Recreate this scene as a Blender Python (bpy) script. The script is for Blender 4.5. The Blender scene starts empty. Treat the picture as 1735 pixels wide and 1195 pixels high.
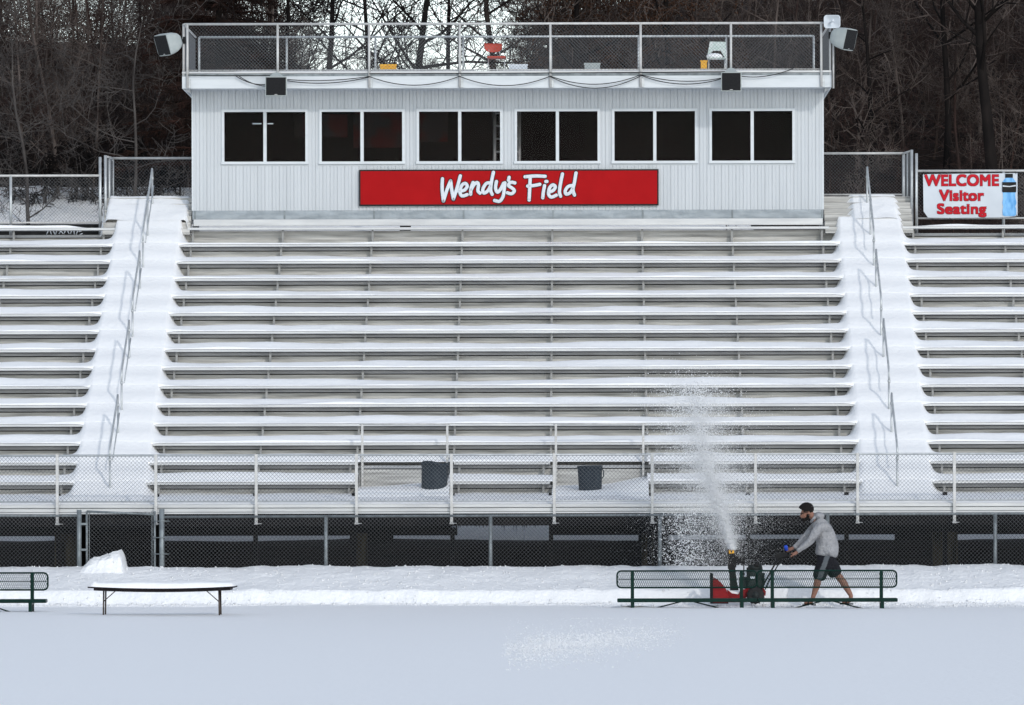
import bpy, bmesh, math, random
import numpy as np
from mathutils import Vector, Matrix, noise
random.seed(7); rng = np.random.default_rng(7)
S = bpy.context.scene
R = math.radians
# ---------------------------------------------------------------- camera
F, XV, YH, H = 9250.0, 977.0, 825.0, 2.11      # focal length and principal point in photo pixels, eye height
cd = bpy.data.cameras.new('camera'); cam = bpy.data.objects.new('camera', cd); S.collection.objects.link(cam)
cd.sensor_width = 36.0; cd.sensor_fit = 'HORIZONTAL'; cd.lens = F/1735*36
cd.shift_x = (867.5-XV)/1735; cd.shift_y = (YH-597.5)/1735
cd.clip_start = 1; cd.clip_end = 5000
cam.location = (0, 0, H); cam.rotation_euler = (R(90), R(0.12), 0)
S.camera = cam
# ---------------------------------------------------------------- sky, sun, exposure
TOSUN = Vector((.47, -1.0, .53)).normalized()
EL = math.asin(TOSUN.z); AZ = math.atan2(TOSUN.x, TOSUN.y)
W = bpy.data.worlds.new('World'); S.world = W; W.use_nodes = True
nt = W.node_tree; bg = nt.nodes['Background']
sk = nt.nodes.new('ShaderNodeTexSky'); sk.sky_type = 'NISHITA'; sk.sun_disc = False
sk.sun_elevation = EL; sk.sun_rotation = AZ; sk.air_density = 1.0; sk.dust_density = 0.2; sk.ozone_density = 1.0
hs = nt.nodes.new('ShaderNodeHueSaturation'); hs.inputs['Saturation'].default_value = .5   # thin high cloud pales the blue
nt.links.new(sk.outputs[0], hs.inputs['Color']); nt.links.new(hs.outputs[0], bg.inputs[0]); bg.inputs[1].default_value = .15
sd = bpy.data.lights.new('sun', 'SUN'); sd.energy = .75; sd.angle = R(2.5); sd.color = (1, .96, .91)
so = bpy.data.objects.new('sun', sd); S.collection.objects.link(so)
so.rotation_euler = (-TOSUN).to_track_quat('-Z', 'Y').to_euler(); so.location = (20, -20, 30)
S.view_settings.view_transform = 'Standard'; S.view_settings.look = 'None'
S.view_settings.exposure = 0.60; S.view_settings.gamma = 1
S.render.engine = 'CYCLES'
S.cycles.max_bounces = 10; S.cycles.diffuse_bounces = 8; S.cycles.transparent_max_bounces = 12

def sx(px, Y): return (px-XV)*Y/F
def sz(py, Y): return H+(YH-py)*Y/F
def P(px, py, Y): return (sx(px, Y), Y, sz(py, Y))
def sstep(a, b, x):
    t = min(1, max(0, (x-a)/(b-a))); return t*t*(3-2*t)
def nz(x, y, z=0.0): return noise.noise(Vector((x, y, z)))

# ---------------------------------------------------------------- materials
def mat(name, col, rough=.6, metal=0.0, col2=None, scale=(4, 4, 4), lo=.35, hi=.65, bump=0.0, bscale=30, detail=5, spec=None, bdist=.02):
    m = bpy.data.materials.new(name); m.use_nodes = True; t = m.node_tree
    b = t.nodes['Principled BSDF']
    b.inputs['Base Color'].default_value = (*col, 1); b.inputs['Roughness'].default_value = rough
    b.inputs['Metallic'].default_value = metal
    if spec is None and max(col) < .06: spec = .12
    if spec is not None: b.inputs['Specular IOR Level'].default_value = spec
    tc = t.nodes.new('ShaderNodeTexCoord')
    if col2:
        mp = t.nodes.new('ShaderNodeMapping'); mp.inputs['Scale'].default_value = scale
        n = t.nodes.new('ShaderNodeTexNoise'); n.inputs['Scale'].default_value = 1; n.inputs['Detail'].default_value = detail
        r = t.nodes.new('ShaderNodeValToRGB'); r.color_ramp.elements[0].position = lo; r.color_ramp.elements[1].position = hi
        r.color_ramp.elements[0].color = (*col, 1); r.color_ramp.elements[1].color = (*col2, 1)
        t.links.new(tc.outputs['Object'], mp.inputs[0]); t.links.new(mp.outputs[0], n.inputs['Vector'])
        t.links.new(n.outputs['Fac'], r.inputs[0]); t.links.new(r.outputs[0], b.inputs['Base Color'])
    if bump:
        n2 = t.nodes.new('ShaderNodeTexNoise'); n2.inputs['Scale'].default_value = bscale; n2.inputs['Detail'].default_value = 6
        bp = t.nodes.new('ShaderNodeBump'); bp.inputs['Strength'].default_value = bump; bp.inputs['Distance'].default_value = bdist
        t.links.new(tc.outputs['Object'], n2.inputs['Vector']); t.links.new(n2.outputs['Fac'], bp.inputs['Height'])
        t.links.new(bp.outputs[0], b.inputs['Normal'])
    return m
M = {}
M['snow'] = mat('snow', (.86, .862, .862), .55, bump=.5, bscale=9, bdist=.03)
M['snow_rough'] = mat('snow_rough', (.83, .833, .835), .6, bump=.7, bscale=14, bdist=.035)
M['alu'] = mat('alu', (.46, .465, .47), .45, .5, (.58, .585, .58), (1.2, 9, 9), .3, .7, bump=.15, bscale=40, bdist=.004)
M['riser'] = mat('riser', (.22, .215, .20), .6, .0, (.52, .51, .48), (.9, 3, 16), .3, .62, detail=9, bump=.3, bscale=25, bdist=.006)
M['nose'] = mat('nose', (.27, .275, .285), .5, .2, (.40, .405, .41), (1.5, 4, 9), .3, .7)  # footboard edge, greyed to carry the shadow band below each seat
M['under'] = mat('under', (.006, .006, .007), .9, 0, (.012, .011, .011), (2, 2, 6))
M['bracket'] = mat('bracket', (.22, .22, .215), .5, .3, (.30, .30, .29), (8, 8, 8))
M['galv'] = mat('galv', (.42, .44, .45), .45, .5, (.55, .57, .57), (8, 8, 8))
M['galv_dark'] = mat('galv_dark', (.15, .17, .18), .5, .4, (.25, .28, .29), (8, 8, 8))
M['wire'] = mat('wire', (.13, .135, .14), .55, .3, (.09, .095, .10), (30, 30, 30))
M['white_pipe'] = mat('white_pipe', (.46, .455, .44), .5, .2, (.56, .555, .54), (8, 8, 8))
M['wall'] = mat('wall', (.53, .555, .57), .6, .0, (.48, .505, .52), (5, 2, .35), .38, .7, detail=8, bump=.12, bscale=3)
M['white_trim'] = mat('white_trim', (.60, .63, .645), .5, 0, (.52, .55, .565), (2, 2, 9), .45, .8)
M['flashing'] = mat('flashing', (.24, .27, .29), .45, .3, (.33, .365, .39), (2.2, 2, 9), .38, .62, bump=.6, bscale=2.5, bdist=.06)
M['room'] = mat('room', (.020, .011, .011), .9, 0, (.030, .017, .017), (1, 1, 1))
M['red'] = mat('red', (.37, .004, .006), .6, 0, (.33, .003, .005), (2, 2, 2), spec=.1)
M['black'] = mat('black', (.012, .012, .013), .5, 0, (.02, .02, .02), (9, 9, 9))
M['rubber'] = mat('rubber', (.02, .02, .02), .7, 0, (.03, .03, .03), (9, 9, 9), bump=.3, bscale=60)
M['sign_white'] = mat('sign_white', (.56, .60, .64), .5, 0, (.52, .56, .60), (3, 3, 3))
M['sign_red'] = mat('sign_red', (.52, .008, .02), .6, 0, (.46, .007, .016), (5, 5, 5), spec=.15)
M['sign_dark'] = mat('sign_dark', (.10, .008, .02), .5, 0, (.14, .01, .03), (5, 5, 5))
M['drink'] = mat('drink', (.06, .28, .60), .4, 0, (.20, .48, .80), (14, 4, 5), .35, .65)
M['speaker'] = mat('speaker', (.32, .355, .35), .55, 0, (.37, .40, .39), (7, 7, 7))
M['grille'] = mat('grille', (.010, .010, .011), .8, 0, (.016, .016, .017), (40, 40, 40), bump=.6, bscale=150, spec=.2)
M['plastic_white'] = mat('plastic_white', (.62, .66, .70), .4, 0, (.56, .60, .64), (6, 6, 6))
M['orange'] = mat('orange', (.45, .05, .025), .6, 0, (.40, .045, .02), (9, 9, 9))
M['yellow'] = mat('yellow', (.75, .38, .02), .5, 0, (.65, .32, .02), (9, 9, 9))
M['pale_green'] = mat('pale_green', (.42, .52, .48), .6, 0, (.58, .62, .60), (14, 14, 14))
M['bin'] = mat('bin', (.022, .030, .040), .6, 0, (.032, .042, .052), (8, 8, 8), bump=.2, bscale=20)
M['green'] = mat('green', (.0015, .016, .012), .35, 0, (.0025, .024, .018), (12, 12, 12), bump=.15, bscale=90)
M['dirt'] = mat('dirt', (.004, .0035, .003), 1, 0, (.010, .008, .006), (1.5, 1.5, 1.5), bump=.8, bscale=4, bdist=.1, spec=.1)
M['pillar'] = mat('pillar', (.010, .009, .006), .85, 0, (.06, .05, .03), (7, 7, 1.2), bump=.5, bscale=14)
M['litter'] = mat('litter', (.012, .008, .007), 1, 0, (.030, .020, .017), (.8, .8, .8), bump=1, bscale=3, bdist=.3, spec=.1)
M['bark'] = mat('bark', (.016, .012, .011), .95, 0, (.045, .037, .032), (3, 3, 1), spec=.1)
M['bark_black'] = mat('bark_black', (.007, .006, .006), .95, 0, (.016, .013, .012), (3, 3, 1), spec=.1)
M['bark_grey'] = mat('bark_grey', (.035, .031, .030), .95, 0, (.10, .09, .084), (1, 1, 1), spec=.1)
M['twig'] = mat('twig', (.046, .035, .031), .95, 0, (.135, .110, .098), (.9, .9, .9), .42, .6, spec=.1)
M['twig_red'] = mat('twig_red', (.050, .031, .027), .95, 0, (.030, .023, .021), (.7, .7, .7), .4, .6, spec=.1)
M['needles'] = mat('needles', (.018, .013, .011), .95, 0, (.036, .018, .014), (2, 2, 2), spec=.1)
M['leaf_brown'] = mat('leaf_brown', (.07, .036, .022), .9, 0, (.036, .021, .015), (3, 3, 3), spec=.1)
M['blower_red'] = mat('blower_red', (.24, .008, .012), .4, 0, (.18, .006, .010), (9, 9, 9), spec=.2)
M['engine'] = mat('engine', (.018, .022, .022), .5, .2, (.04, .045, .045), (14, 14, 14))
M['steel'] = mat('steel', (.45, .45, .45), .35, .8, (.55, .55, .55), (20, 20, 20))
M['blue'] = mat('blue', (.01, .05, .45), .4, 0, (.01, .08, .6), (30, 30, 30))
M['table'] = mat('table', (.008, .006, .007), .6, 0, (.018, .014, .016), (14, 14, 14))
M['table_leg'] = mat('table_leg', (.05, .04, .035), .45, .5, (.10, .08, .07), (14, 14, 14))
M['skin'] = mat('skin', (.26, .125, .085), .6, 0, (.21, .095, .062), (18, 18, 18))
M['hoodie'] = mat('hoodie', (.29, .29, .30), .95, 0, (.36, .36, .37), (60, 60, 60), bump=1.0, bscale=6, bdist=.16, spec=.1)
M['shorts'] = mat('shorts', (.010, .010, .013), .85, 0, (.018, .018, .022), (30, 30, 30), bump=.8, bscale=10, bdist=.04)
M['stripe'] = mat('stripe', (.075, .085, .095), .85, 0, (.09, .10, .11), (30, 30, 30), bump=.8, bscale=10, bdist=.04)
M['hair'] = mat('hair', (.008, .007, .007), .7, 0, (.016, .013, .012), (60, 60, 60), bump=.8, bscale=90)
M['ice'] = mat('ice', (.10, .12, .15), .15, 0, (.16, .18, .22), (20, 20, 20))
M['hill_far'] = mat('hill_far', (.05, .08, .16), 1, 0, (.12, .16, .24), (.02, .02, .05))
sm_ = bpy.data.materials.new('powder'); sm_.use_nodes = True; t_ = sm_.node_tree; t_.nodes.remove(t_.nodes['Principled BSDF'])
d_ = t_.nodes.new('ShaderNodeBsdfDiffuse'); d_.inputs[0].default_value = (.96, .965, .97, 1); tl_ = t_.nodes.new('ShaderNodeBsdfTranslucent'); tl_.inputs[0].default_value = (.93, .94, .95, 1)
mx_ = t_.nodes.new('ShaderNodeMixShader'); mx_.inputs[0].default_value = .1; t_.links.new(d_.outputs[0], mx_.inputs[1]); t_.links.new(tl_.outputs[0], mx_.inputs[2]); t_.links.new(mx_.outputs[0], t_.nodes['Material Output'].inputs[0])
M['powder'] = sm_
def glass():
    m = bpy.data.materials.new('glass'); m.use_nodes = True; t = m.node_tree; t.nodes.remove(t.nodes['Principled BSDF'])
    o = t.nodes['Material Output']; tr = t.nodes.new('ShaderNodeBsdfTransparent'); tr.inputs[0].default_value = (.85, .85, .86, 1)
    g = t.nodes.new('ShaderNodeBsdfGlossy'); g.inputs['Roughness'].default_value = .03
    mx = t.nodes.new('ShaderNodeMixShader'); fr = t.nodes.new('ShaderNodeFresnel'); fr.inputs[0].default_value = 1.11
    t.links.new(fr.outputs[0], mx.inputs[0]); t.links.new(tr.outputs[0], mx.inputs[1]); t.links.new(g.outputs[0], mx.inputs[2])
    t.links.new(mx.outputs[0], o.inputs[0]); return m
M['glass'] = glass()

# ---------------------------------------------------------------- object helpers
def link(name, me, parent=None, mats=None):
    o = bpy.data.objects.new(name, me); S.collection.objects.link(o)
    if mats is not None:
        for m in (mats if isinstance(mats, (list, tuple)) else [mats]): me.materials.append(M[m])
    if parent is not None:
        o.parent = parent; o.matrix_parent_inverse = Matrix.Translation(-Vector(parent.location)) if parent.type == 'EMPTY' and parent.parent is None else Matrix.Identity(4)
    return o
def tag(o, label, cat, group=None, kind=None):
    if label: o['label'] = label
    if cat: o['category'] = cat
    if group: o['group'] = group
    if kind: o['kind'] = kind
    return o
def empty(name, loc, label, cat, group=None):
    o = bpy.data.objects.new(name, None); S.collection.objects.link(o); o.location = loc; o.empty_display_size = .1
    return tag(o, label, cat, group)
def mesh_np(name, v, f):
    v = np.asarray(v, dtype=np.float32); f = np.asarray(f, dtype=np.int32)
    me = bpy.data.meshes.new(name); n = f.shape[1]
    me.vertices.add(len(v)); me.vertices.foreach_set('co', v.ravel())
    me.loops.add(f.size); me.loops.foreach_set('vertex_index', f.ravel())
    me.polygons.add(len(f)); me.polygons.foreach_set('loop_start', np.arange(0, f.size, n, dtype=np.int32))
    me.update(calc_edges=True); me.validate(); return me
class MB:
    def __init__(s): s.v = []; s.f = []; s.sm = []
    def add(s, v, f, smooth=False):
        b = len(s.v); s.v += [tuple(p) for p in v]; s.f += [tuple(i+b for i in q) for q in f]; s.sm += [smooth]*len(f); return s
    def box(s, x0, x1, y0, y1, z0, z1, bev=0, mtx=None):
        if bev <= 0:
            v = [(x, y, z) for z in (z0, z1) for y in (y0, y1) for x in (x0, x1)]
            f = [(0, 2, 3, 1), (4, 5, 7, 6), (0, 1, 5, 4), (2, 6, 7, 3), (0, 4, 6, 2), (1, 3, 7, 5)]
        else:
            bm = bmesh.new(); bmesh.ops.create_cube(bm, size=1)
            for q in bm.verts: q.co = Vector(((x0+x1)/2+q.co.x*(x1-x0), (y0+y1)/2+q.co.y*(y1-y0), (z0+z1)/2+q.co.z*(z1-z0)))
            bmesh.ops.bevel(bm, geom=bm.edges[:], offset=bev, segments=2, affect='EDGES', profile=.5)
            bm.verts.index_update(); v = [tuple(q.co) for q in bm.verts]; f = [tuple(q.index for q in p.verts) for p in bm.faces]; bm.free()
        if mtx is not None: v = [tuple(mtx @ Vector(p)) for p in v]
        return s.add(v, f)
    def tube(s, pts, r, n=6, cap=True, smooth=True):
        pts = [Vector(p) for p in pts]; rs = r if isinstance(r, (list, tuple)) else [r]*len(pts)
        v = []; f = []; prev = None
        for i, p in enumerate(pts):
            d = (pts[min(i+1, len(pts)-1)]-pts[max(i-1, 0)]).normalized()
            if prev is None:
                a = Vector((0, 1, 0)) if abs(d.y) < .9 else Vector((1, 0, 0)); u = d.cross(a).normalized()
            else: u = (prev - d*prev.dot(d)).normalized()
            prev = u; w = d.cross(u)
            for k in range(n):
                t = 2*math.pi*(k+.5)/n; v.append(p+u*math.cos(t)*rs[i]+w*math.sin(t)*rs[i])
        for i in range(len(pts)-1):
            for k in range(n): f.append((i*n+k, i*n+(k+1) % n, (i+1)*n+(k+1) % n, (i+1)*n+k))
        if cap: f.append(tuple(range(n-1, -1, -1))); f.append(tuple((len(pts)-1)*n+k for k in range(n)))
        return s.add(v, f, smooth)
    def ball(s, c, r, seg=10, rings=6, sc=(1, 1, 1)):
        v = [(c[0], c[1], c[2]+r*sc[2])]; f = []
        for i in range(1, rings):
            t = math.pi*i/rings
            for k in range(seg):
                a = 2*math.pi*k/seg; v.append((c[0]+r*sc[0]*math.sin(t)*math.cos(a), c[1]+r*sc[1]*math.sin(t)*math.sin(a), c[2]+r*sc[2]*math.cos(t)))
        v.append((c[0], c[1], c[2]-r*sc[2])); L = len(v)-1
        for k in range(seg):
            f.append((0, 1+k, 1+(k+1) % seg)); f.append((L, L-seg+(k+1) % seg, L-seg+k))
            for i in range(rings-2): f.append((1+i*seg+k, 1+(i+1)*seg+k, 1+(i+1)*seg+(k+1) % seg, 1+i*seg+(k+1) % seg))
        return s.add(v, f, True)
    def prism(s, poly, y0, y1):     # polygon in X,Z extruded along Y
        n = len(poly); v = [(x, y0, z) for x, z in poly]+[(x, y1, z) for x, z in poly]
        f = [tuple(range(n)), tuple(range(2*n-1, n-1, -1))]+[(k, k+n, (k+1) % n+n, (k+1) % n) for k in range(n)]
        return s.add(v, f)
    def prismx(s, poly, x0, x1):    # polygon in Y,Z extruded along X
        n = len(poly); v = [(x0, y, z) for y, z in poly]+[(x1, y, z) for y, z in poly]
        f = [tuple(range(n-1, -1, -1)), tuple(range(n, 2*n))]+[(k, (k+1) % n, (k+1) % n+n, k+n) for k in range(n)]
        return s.add(v, f)
    def mesh(s, name):
        me = bpy.data.meshes.new(name); me.from_pydata(s.v, [], s.f); me.polygons.foreach_set('use_smooth', s.sm); me.update(); return me
    def build(s, name, m, parent=None): return link(name, s.mesh(name), parent, m)
def grid_mesh(name, xs, ys, fn, skip=None):
    v = []; f = []; nx = len(xs)
    for y in ys:
        for x in xs: v.append(fn(x, y))
    for j in range(len(ys)-1):
        for i in range(nx-1):
            if skip and skip((xs[i]+xs[i+1])/2, (ys[j]+ys[j+1])/2): continue
            a = j*nx+i; f.append((a, a+1, a+nx+1, a+nx))
    return v, f
def frange(a, b, st):
    n = max(1, round((b-a)/st)); return [a+(b-a)*i/n for i in range(n+1)]
ORD = ['zeroth', 'first', 'second', 'third', 'fourth', 'fifth', 'sixth', 'seventh', 'eighth', 'ninth', 'tenth', 'eleventh', 'twelfth', 'thirteenth', 'fourteenth', 'fifteenth']

# ================================================================ GROUND
XA, XB = -13.9, 11.4           # extent of the stand
def field_z(x, y):
    z = .025*nz(x*.25, y*.12, 3)+.008*nz(x*1.1, y*.8, 8)
    if y > 88: z *= 1
    # disturbed strip beside the benches where the machine has passed
    if y > 94.9:
        k = sstep(-.4, .6, x)*sstep(94.9, 95.5, y)
        z += k*(.035*nz(x*2.2, y*2.5, 1)+.03*nz(x*6, y*6, 2)-.01)
        z += (1-k)*.012*nz(x*3, y*3, 4)
    z += .05*math.exp(-((x-1.0)/.35)**2-((y-95.1)/.25)**2)*(.6+nz(x*9, y*9))
    return (x, y, z)
xs = [-160, -80, -40, -22]+frange(-15, 12.5, .11)+[20, 40, 80, 160]
ys = [-80, -40, -20, 0, 15, 25, 35]+frange(42, 92, .5)+frange(92.1, 97.4, .08)
v, f = grid_mesh('snow_field', xs, ys, field_z)
mb = MB(); mb.add(v, f, True); tag(mb.build('snow_field', 'snow'), 'wide flat snow-covered playing field in the foreground', 'field', kind='structure')

tag(MB().add([(-1500, -300, -.6), (1500, -300, -.6), (1500, 3000, -.6), (-1500, 3000, -.6)], [(0, 1, 2, 3)]).build('ground', 'snow'), 'flat snowy ground reaching to the horizon', 'ground', kind='structure')
def bank_z(x, y):
    wob = .10*nz(x*.8, 2.2)+.05*nz(x*3, 5.5)
    yc = 97.25+wob*.6
    top = .27+.035*nz(x*.7, 9)+.02*nz(x*3, 1)
    foot = .03+.03*nz(x*4, 2.)
    if y < yc: z = foot*sstep(yc-.25, yc-.05, y)-.03*(1-sstep(yc-.25, yc-.05, y))
    else:
        z = foot+(top-foot)*sstep(yc-.04, yc+.22, y)
        z += (.66-.27)*sstep(97.3, 99.5, y)**.9
        z += .03*nz(x*1.2, y*1.4, 5)+.014*nz(x*4.3, y*5, 7)+.009*nz(x*14, y*14, 4)
    if y > 98.6:      # broken block of snow in the gateway
        k = sstep(98.75, 98.95, y)
        if -9.0 < x < -8.22: z += k*((.10+.22*(x+9.0)/.75)*sstep(-9.0, -8.85, x)*(1-sstep(-8.27, -8.22, x))+(.05*nz(x*9, y*9, 3)+.03*nz(x*22, y*22, 1)))
    z -= 1.0*sstep(99.75, 100.3, y)
    return (x, y, z)
v, f = grid_mesh('snow_bank', frange(-15, 12.5, .05), frange(96.9, 98.0, .04)+frange(98.06, 99.6, .07)+[99.7, 99.8, 99.95, 100.1, 100.3], bank_z)
mb = MB(); mb.add(v, f, False); o = mb.build('snow_bank', 'snow_rough'); tag(o, 'rough bank of ploughed snow along the foot of the grandstand', 'snow bank', kind='structure')

# clumps of loose snow thrown on the field and along the track
def tetra_cloud(c, s, stretch=None):
    n = len(c); base = np.array([[1, 1, 1], [-1, -1, 1], [-1, 1, -1], [1, -1, -1]], float)/1.5
    q = rng.normal(size=(n, 3, 3)); u, _, _ = np.linalg.svd(q)
    b = base[None]*rng.uniform(.6, 1.3, (n, 4, 1))
    v = np.einsum('nij,nkj->nki', u, b)*s[:, None, None]
    if stretch is not None: v = v*stretch[:, None, :]
    v = v+c[:, None, :]
    idx = np.arange(n)[:, None, None]*4+np.array([[0, 1, 2], [0, 3, 1], [0, 2, 3], [1, 3, 2]])[None]
    return v.reshape(-1, 3), idx.reshape(-1, 3)
n = 5200
px = 850+rng.beta(1.6, 2.6, n)*330; py = 1102-(px-850)*.10+rng.normal(0, 1, n)*(5+16*rng.random(n))
py = np.clip(py, 1050, 1135)
Yc = H*F/(py-YH); c = np.stack([(px-XV)*Yc/F, Yc, np.full(n, .006)], 1)
c[:, 2] += np.array([field_z(a, b)[2] for a, b in c[:, :2]])
v, f = tetra_cloud(c, rng.uniform(.003, .0095, n), np.tile([1.6, 2.0, .9], (n, 1)))
tag(link('snow_crumbs', mesh_np('snow_crumbs', v, f), None, 'powder'), 'scatter of loose snow crumbs lying on the smooth field', 'snow crumbs', kind='stuff')
n = 2600
X = rng.uniform(-12, 10.5, n); Yc = rng.choice([0, 1], n)*1.0; Yc = np.where(Yc > 0, rng.normal(97.15, .08, n), rng.uniform(97.4, 99.5, n))
c = np.array([bank_z(a, b) for a, b in zip(X, Yc)]); c[:, 2] += .004
m_ = rng.random(n) < .25; c2 = np.array([field_z(a, b) for a, b in zip(rng.uniform(.4, 10, 900), rng.uniform(95.3, 96.9, 900))]); c = np.vstack([c, c2])
v, f = tetra_cloud(c, rng.uniform(.008, .03, len(c)))
tag(link('snow_lumps', mesh_np('snow_lumps', v, f), None, 'snow_rough'), 'small broken lumps of snow along the ploughed bank', 'snow lumps', kind='stuff')

# dirt under the stand
def dirt_z(x, y):
    z = .15+.12*sstep(99.9, 104, y)+.75*sstep(103, 111.5, y)+.07*nz(x*.35, y*.4, 2)+.02*nz(x*2, y*2)
    return (x, y, z)
v, f = grid_mesh('dirt', frange(-17, 15, .4), frange(99.9, 112.2, .3), dirt_z)
mb = MB(); mb.add(v, f, True); tag(mb.build('dirt_ground', 'dirt'), 'bare dark earth under the raised grandstand', 'ground', kind='structure')

# hillside behind: snow at its foot, then leaf litter under the wood
def hill_h(x, y):
    if y < 112: base = .9
    elif y < 140: base = 1.0+(y-112)*.308
    else: base = 9.62+(y-140)*.16
    side = (sstep(-5, 2, x)*2.4+sstep(-7.5, -10.5, x)*0)*sstep(138, 172, y)+(1-sstep(-12, -8, x))*1.0*sstep(138, 172, y)
    dip = -1.6*math.exp(-((x+5)/4.2)**2)*sstep(138, 170, y)
    z = base+side+dip+.25*nz(x*.12, y*.1, 3)*sstep(113, 120, y)+.05*nz(x*.9, y*.6, 6)
    if y > 176: z -= (y-176)*.1
    return z
v, f = grid_mesh('h', [-120, -70, -45]+frange(-32, 28, .7)+[45, 70, 120], [111.9]+frange(112.4, 143, .8), lambda x, y: (x, y, hill_h(x, y)))
mb = MB(); mb.add(v, f, True); tag(mb.build('snow_hillside', 'snow'), 'snowy slope rising behind the grandstand', 'hillside', kind='structure')
def fstart(x): return 140.9-13*sstep(3.5, 6, x)+.5*nz(x*.6, 3)
def ff_(x, q):
    y = fstart(x)+(200-fstart(x))*q; return (x, y, hill_h(x, y)-.15+.22*sstep(0, .01, q)+.10*nz(x*1.5, y)*sstep(0, .01, q))
v, f = grid_mesh('h', [-120, -70, -45]+frange(-32, 28, .6)+[45, 70, 120], [0, .004, .008, .012, .02]+frange(.03, 1, .016), ff_)
mb = MB(); mb.add(v, f, True); tag(mb.build('forest_floor_hill', 'litter'), 'dark leaf-strewn ground under the bare woods', 'hillside', kind='structure')
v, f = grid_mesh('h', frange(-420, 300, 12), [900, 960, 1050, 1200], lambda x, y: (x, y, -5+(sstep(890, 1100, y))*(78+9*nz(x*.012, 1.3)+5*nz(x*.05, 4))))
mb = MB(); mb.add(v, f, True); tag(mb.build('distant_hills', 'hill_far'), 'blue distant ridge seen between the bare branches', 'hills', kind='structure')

# ================================================================ GRANDSTAND
T_, RS = .66, .3706
def Yk(k): return 101.8+T_*(k-1)
def Zk(k): return 2.21+RS*(k-1)
def Fk(k): return Zk(k)-.43
BAYS = [(-4.08, -2.38), (-.44, 1.32)]
LEND, MS0, MS1, REND = -9.38, -8.02, 5.30, 6.64     # aisle edges
def z_aisle(y): return 2.25+.5615*(y-101.8)
stand = empty('grandstand', (0, 100, 0), 'long raised aluminium grandstand with two snow-filled stair aisles', 'grandstand')
def profile(bay, top):
    p = [(100.04, Fk(1))]
    ks = [1]+list(range(2, 16))
    for k in ks:
        if bay and k == 1: continue
        f0 = Fk(1) if (bay and k == 2) else Fk(k)
        f1 = Fk(k+1) if k < 15 else top
        p += [(Yk(k)+.28, f0), (Yk(k)+.28, f1)]
    return p
dk = MB(); gp = MB(); ns = MB()
for (a, b, bay, top) in [(XA, -9.4, 0, 7.27), (-9.4, -7.84, 0, 7.34), (-7.84, BAYS[0][0], 0, 7.34), (*BAYS[0], 1, 7.34), (BAYS[0][1], BAYS[1][0], 0, 7.34), (*BAYS[1], 1, 7.34), (BAYS[1][1], 5.05, 0, 7.34), (5.05, 6.66, 0, 7.34), (6.66, XB, 0, 7.27)]:
    p = profile(bay, top)
    for (q0, q1) in zip(p[:-1], p[1:]):
        if abs(q0[0]-q1[0]) < 1e-6:     # riser: two boards with a groove line
            z0, z1 = q0[1], q1[1]; y = q0[0]; zm = z1-.078
            if z1 > 7.2 and (a > -9 and b < 6.7): zm = z1-.002
            dk.add([(a, y, z0-.02), (b, y, z0-.02), (b, y, zm), (a, y, zm)], [(0, 1, 2, 3)])
            dk.add([(a, y, zm), (b, y, zm), (b, y+.05, zm), (a, y+.05, zm)], [(0, 1, 2, 3)])
            gp.add([(a, y+.05, zm), (b, y+.05, zm), (b, y+.05, z1), (a, y+.05, z1)], [(0, 1, 2, 3)])  # near-black sheet set in the groove to deepen the shade under the seat
            if z1-zm > .01: ns.box(a, b, y-.012, y+.04, z1-.058, z1-.004)  # edge strip whose darker grey stands in for the seat's shadow
        else: dk.add([(a, q0[0], q0[1]), (b, q0[0], q0[1]), (b, q1[0], q1[1]), (a, q1[0], q1[1])], [(0, 1, 2, 3)])
for (a, b) in BAYS:        # side cheeks of the two open bays
    for x in (a, b): dk.add([(x, Yk(1)-.05, Fk(1)), (x, Yk(2)+.28, Fk(1)), (x, Yk(2)+.28, Fk(3)), (x, Yk(1)+.28, Fk(2)), (x, Yk(1)-.05, Fk(2))], [(0, 1, 2, 3, 4)])
dk.build('stepped_deck', 'riser', stand); gp.build('deck_gap_shade', 'under', stand); ns.build('footboard_shade_edge', 'nose', stand)
# bay wall joint lines
fa = MB()
fa.box(XA, XB, 99.93, 100.035, 1.735, 1.80, .008); fa.box(XA, XB, 99.96, 100.035, 1.66, 1.73, .006); fa.box(XA, XB, 99.92, 100.035, 1.625, 1.655, .004)
fa.build('front_fascia', 'alu', stand)
un = MB()
un.box(XA, XB, 100.05, 100.3, 1.40, 1.77); un.box(XA, XB, 103.6, 103.8, 1.5, 2.3)
un.build('front_beam', 'under', stand)
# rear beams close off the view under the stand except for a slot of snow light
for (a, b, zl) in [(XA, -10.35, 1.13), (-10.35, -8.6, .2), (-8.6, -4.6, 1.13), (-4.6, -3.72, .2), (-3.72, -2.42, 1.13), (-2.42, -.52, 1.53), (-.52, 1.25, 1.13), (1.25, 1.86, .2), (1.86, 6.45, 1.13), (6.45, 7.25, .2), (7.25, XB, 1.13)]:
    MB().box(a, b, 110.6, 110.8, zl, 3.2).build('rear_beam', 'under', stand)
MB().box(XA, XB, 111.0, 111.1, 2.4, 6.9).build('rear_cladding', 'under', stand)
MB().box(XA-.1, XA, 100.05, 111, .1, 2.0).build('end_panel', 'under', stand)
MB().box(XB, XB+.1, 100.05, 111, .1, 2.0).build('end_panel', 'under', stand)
for px_ in (103, 118, 612, 1097, 1590, 1612):
    x = sx(px_, 102.5); MB().box(x-.11, x+.11, 102.4, 102.7, .1, 1.25, .01).build('pillar', 'pillar', stand)
for x in [-13.28+1.829*i for i in range(14)]:
    MB().box(x-.04, x+.04, 101.3, 101.45, .1, 2.0).build('under_post', 'under', stand)

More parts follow.
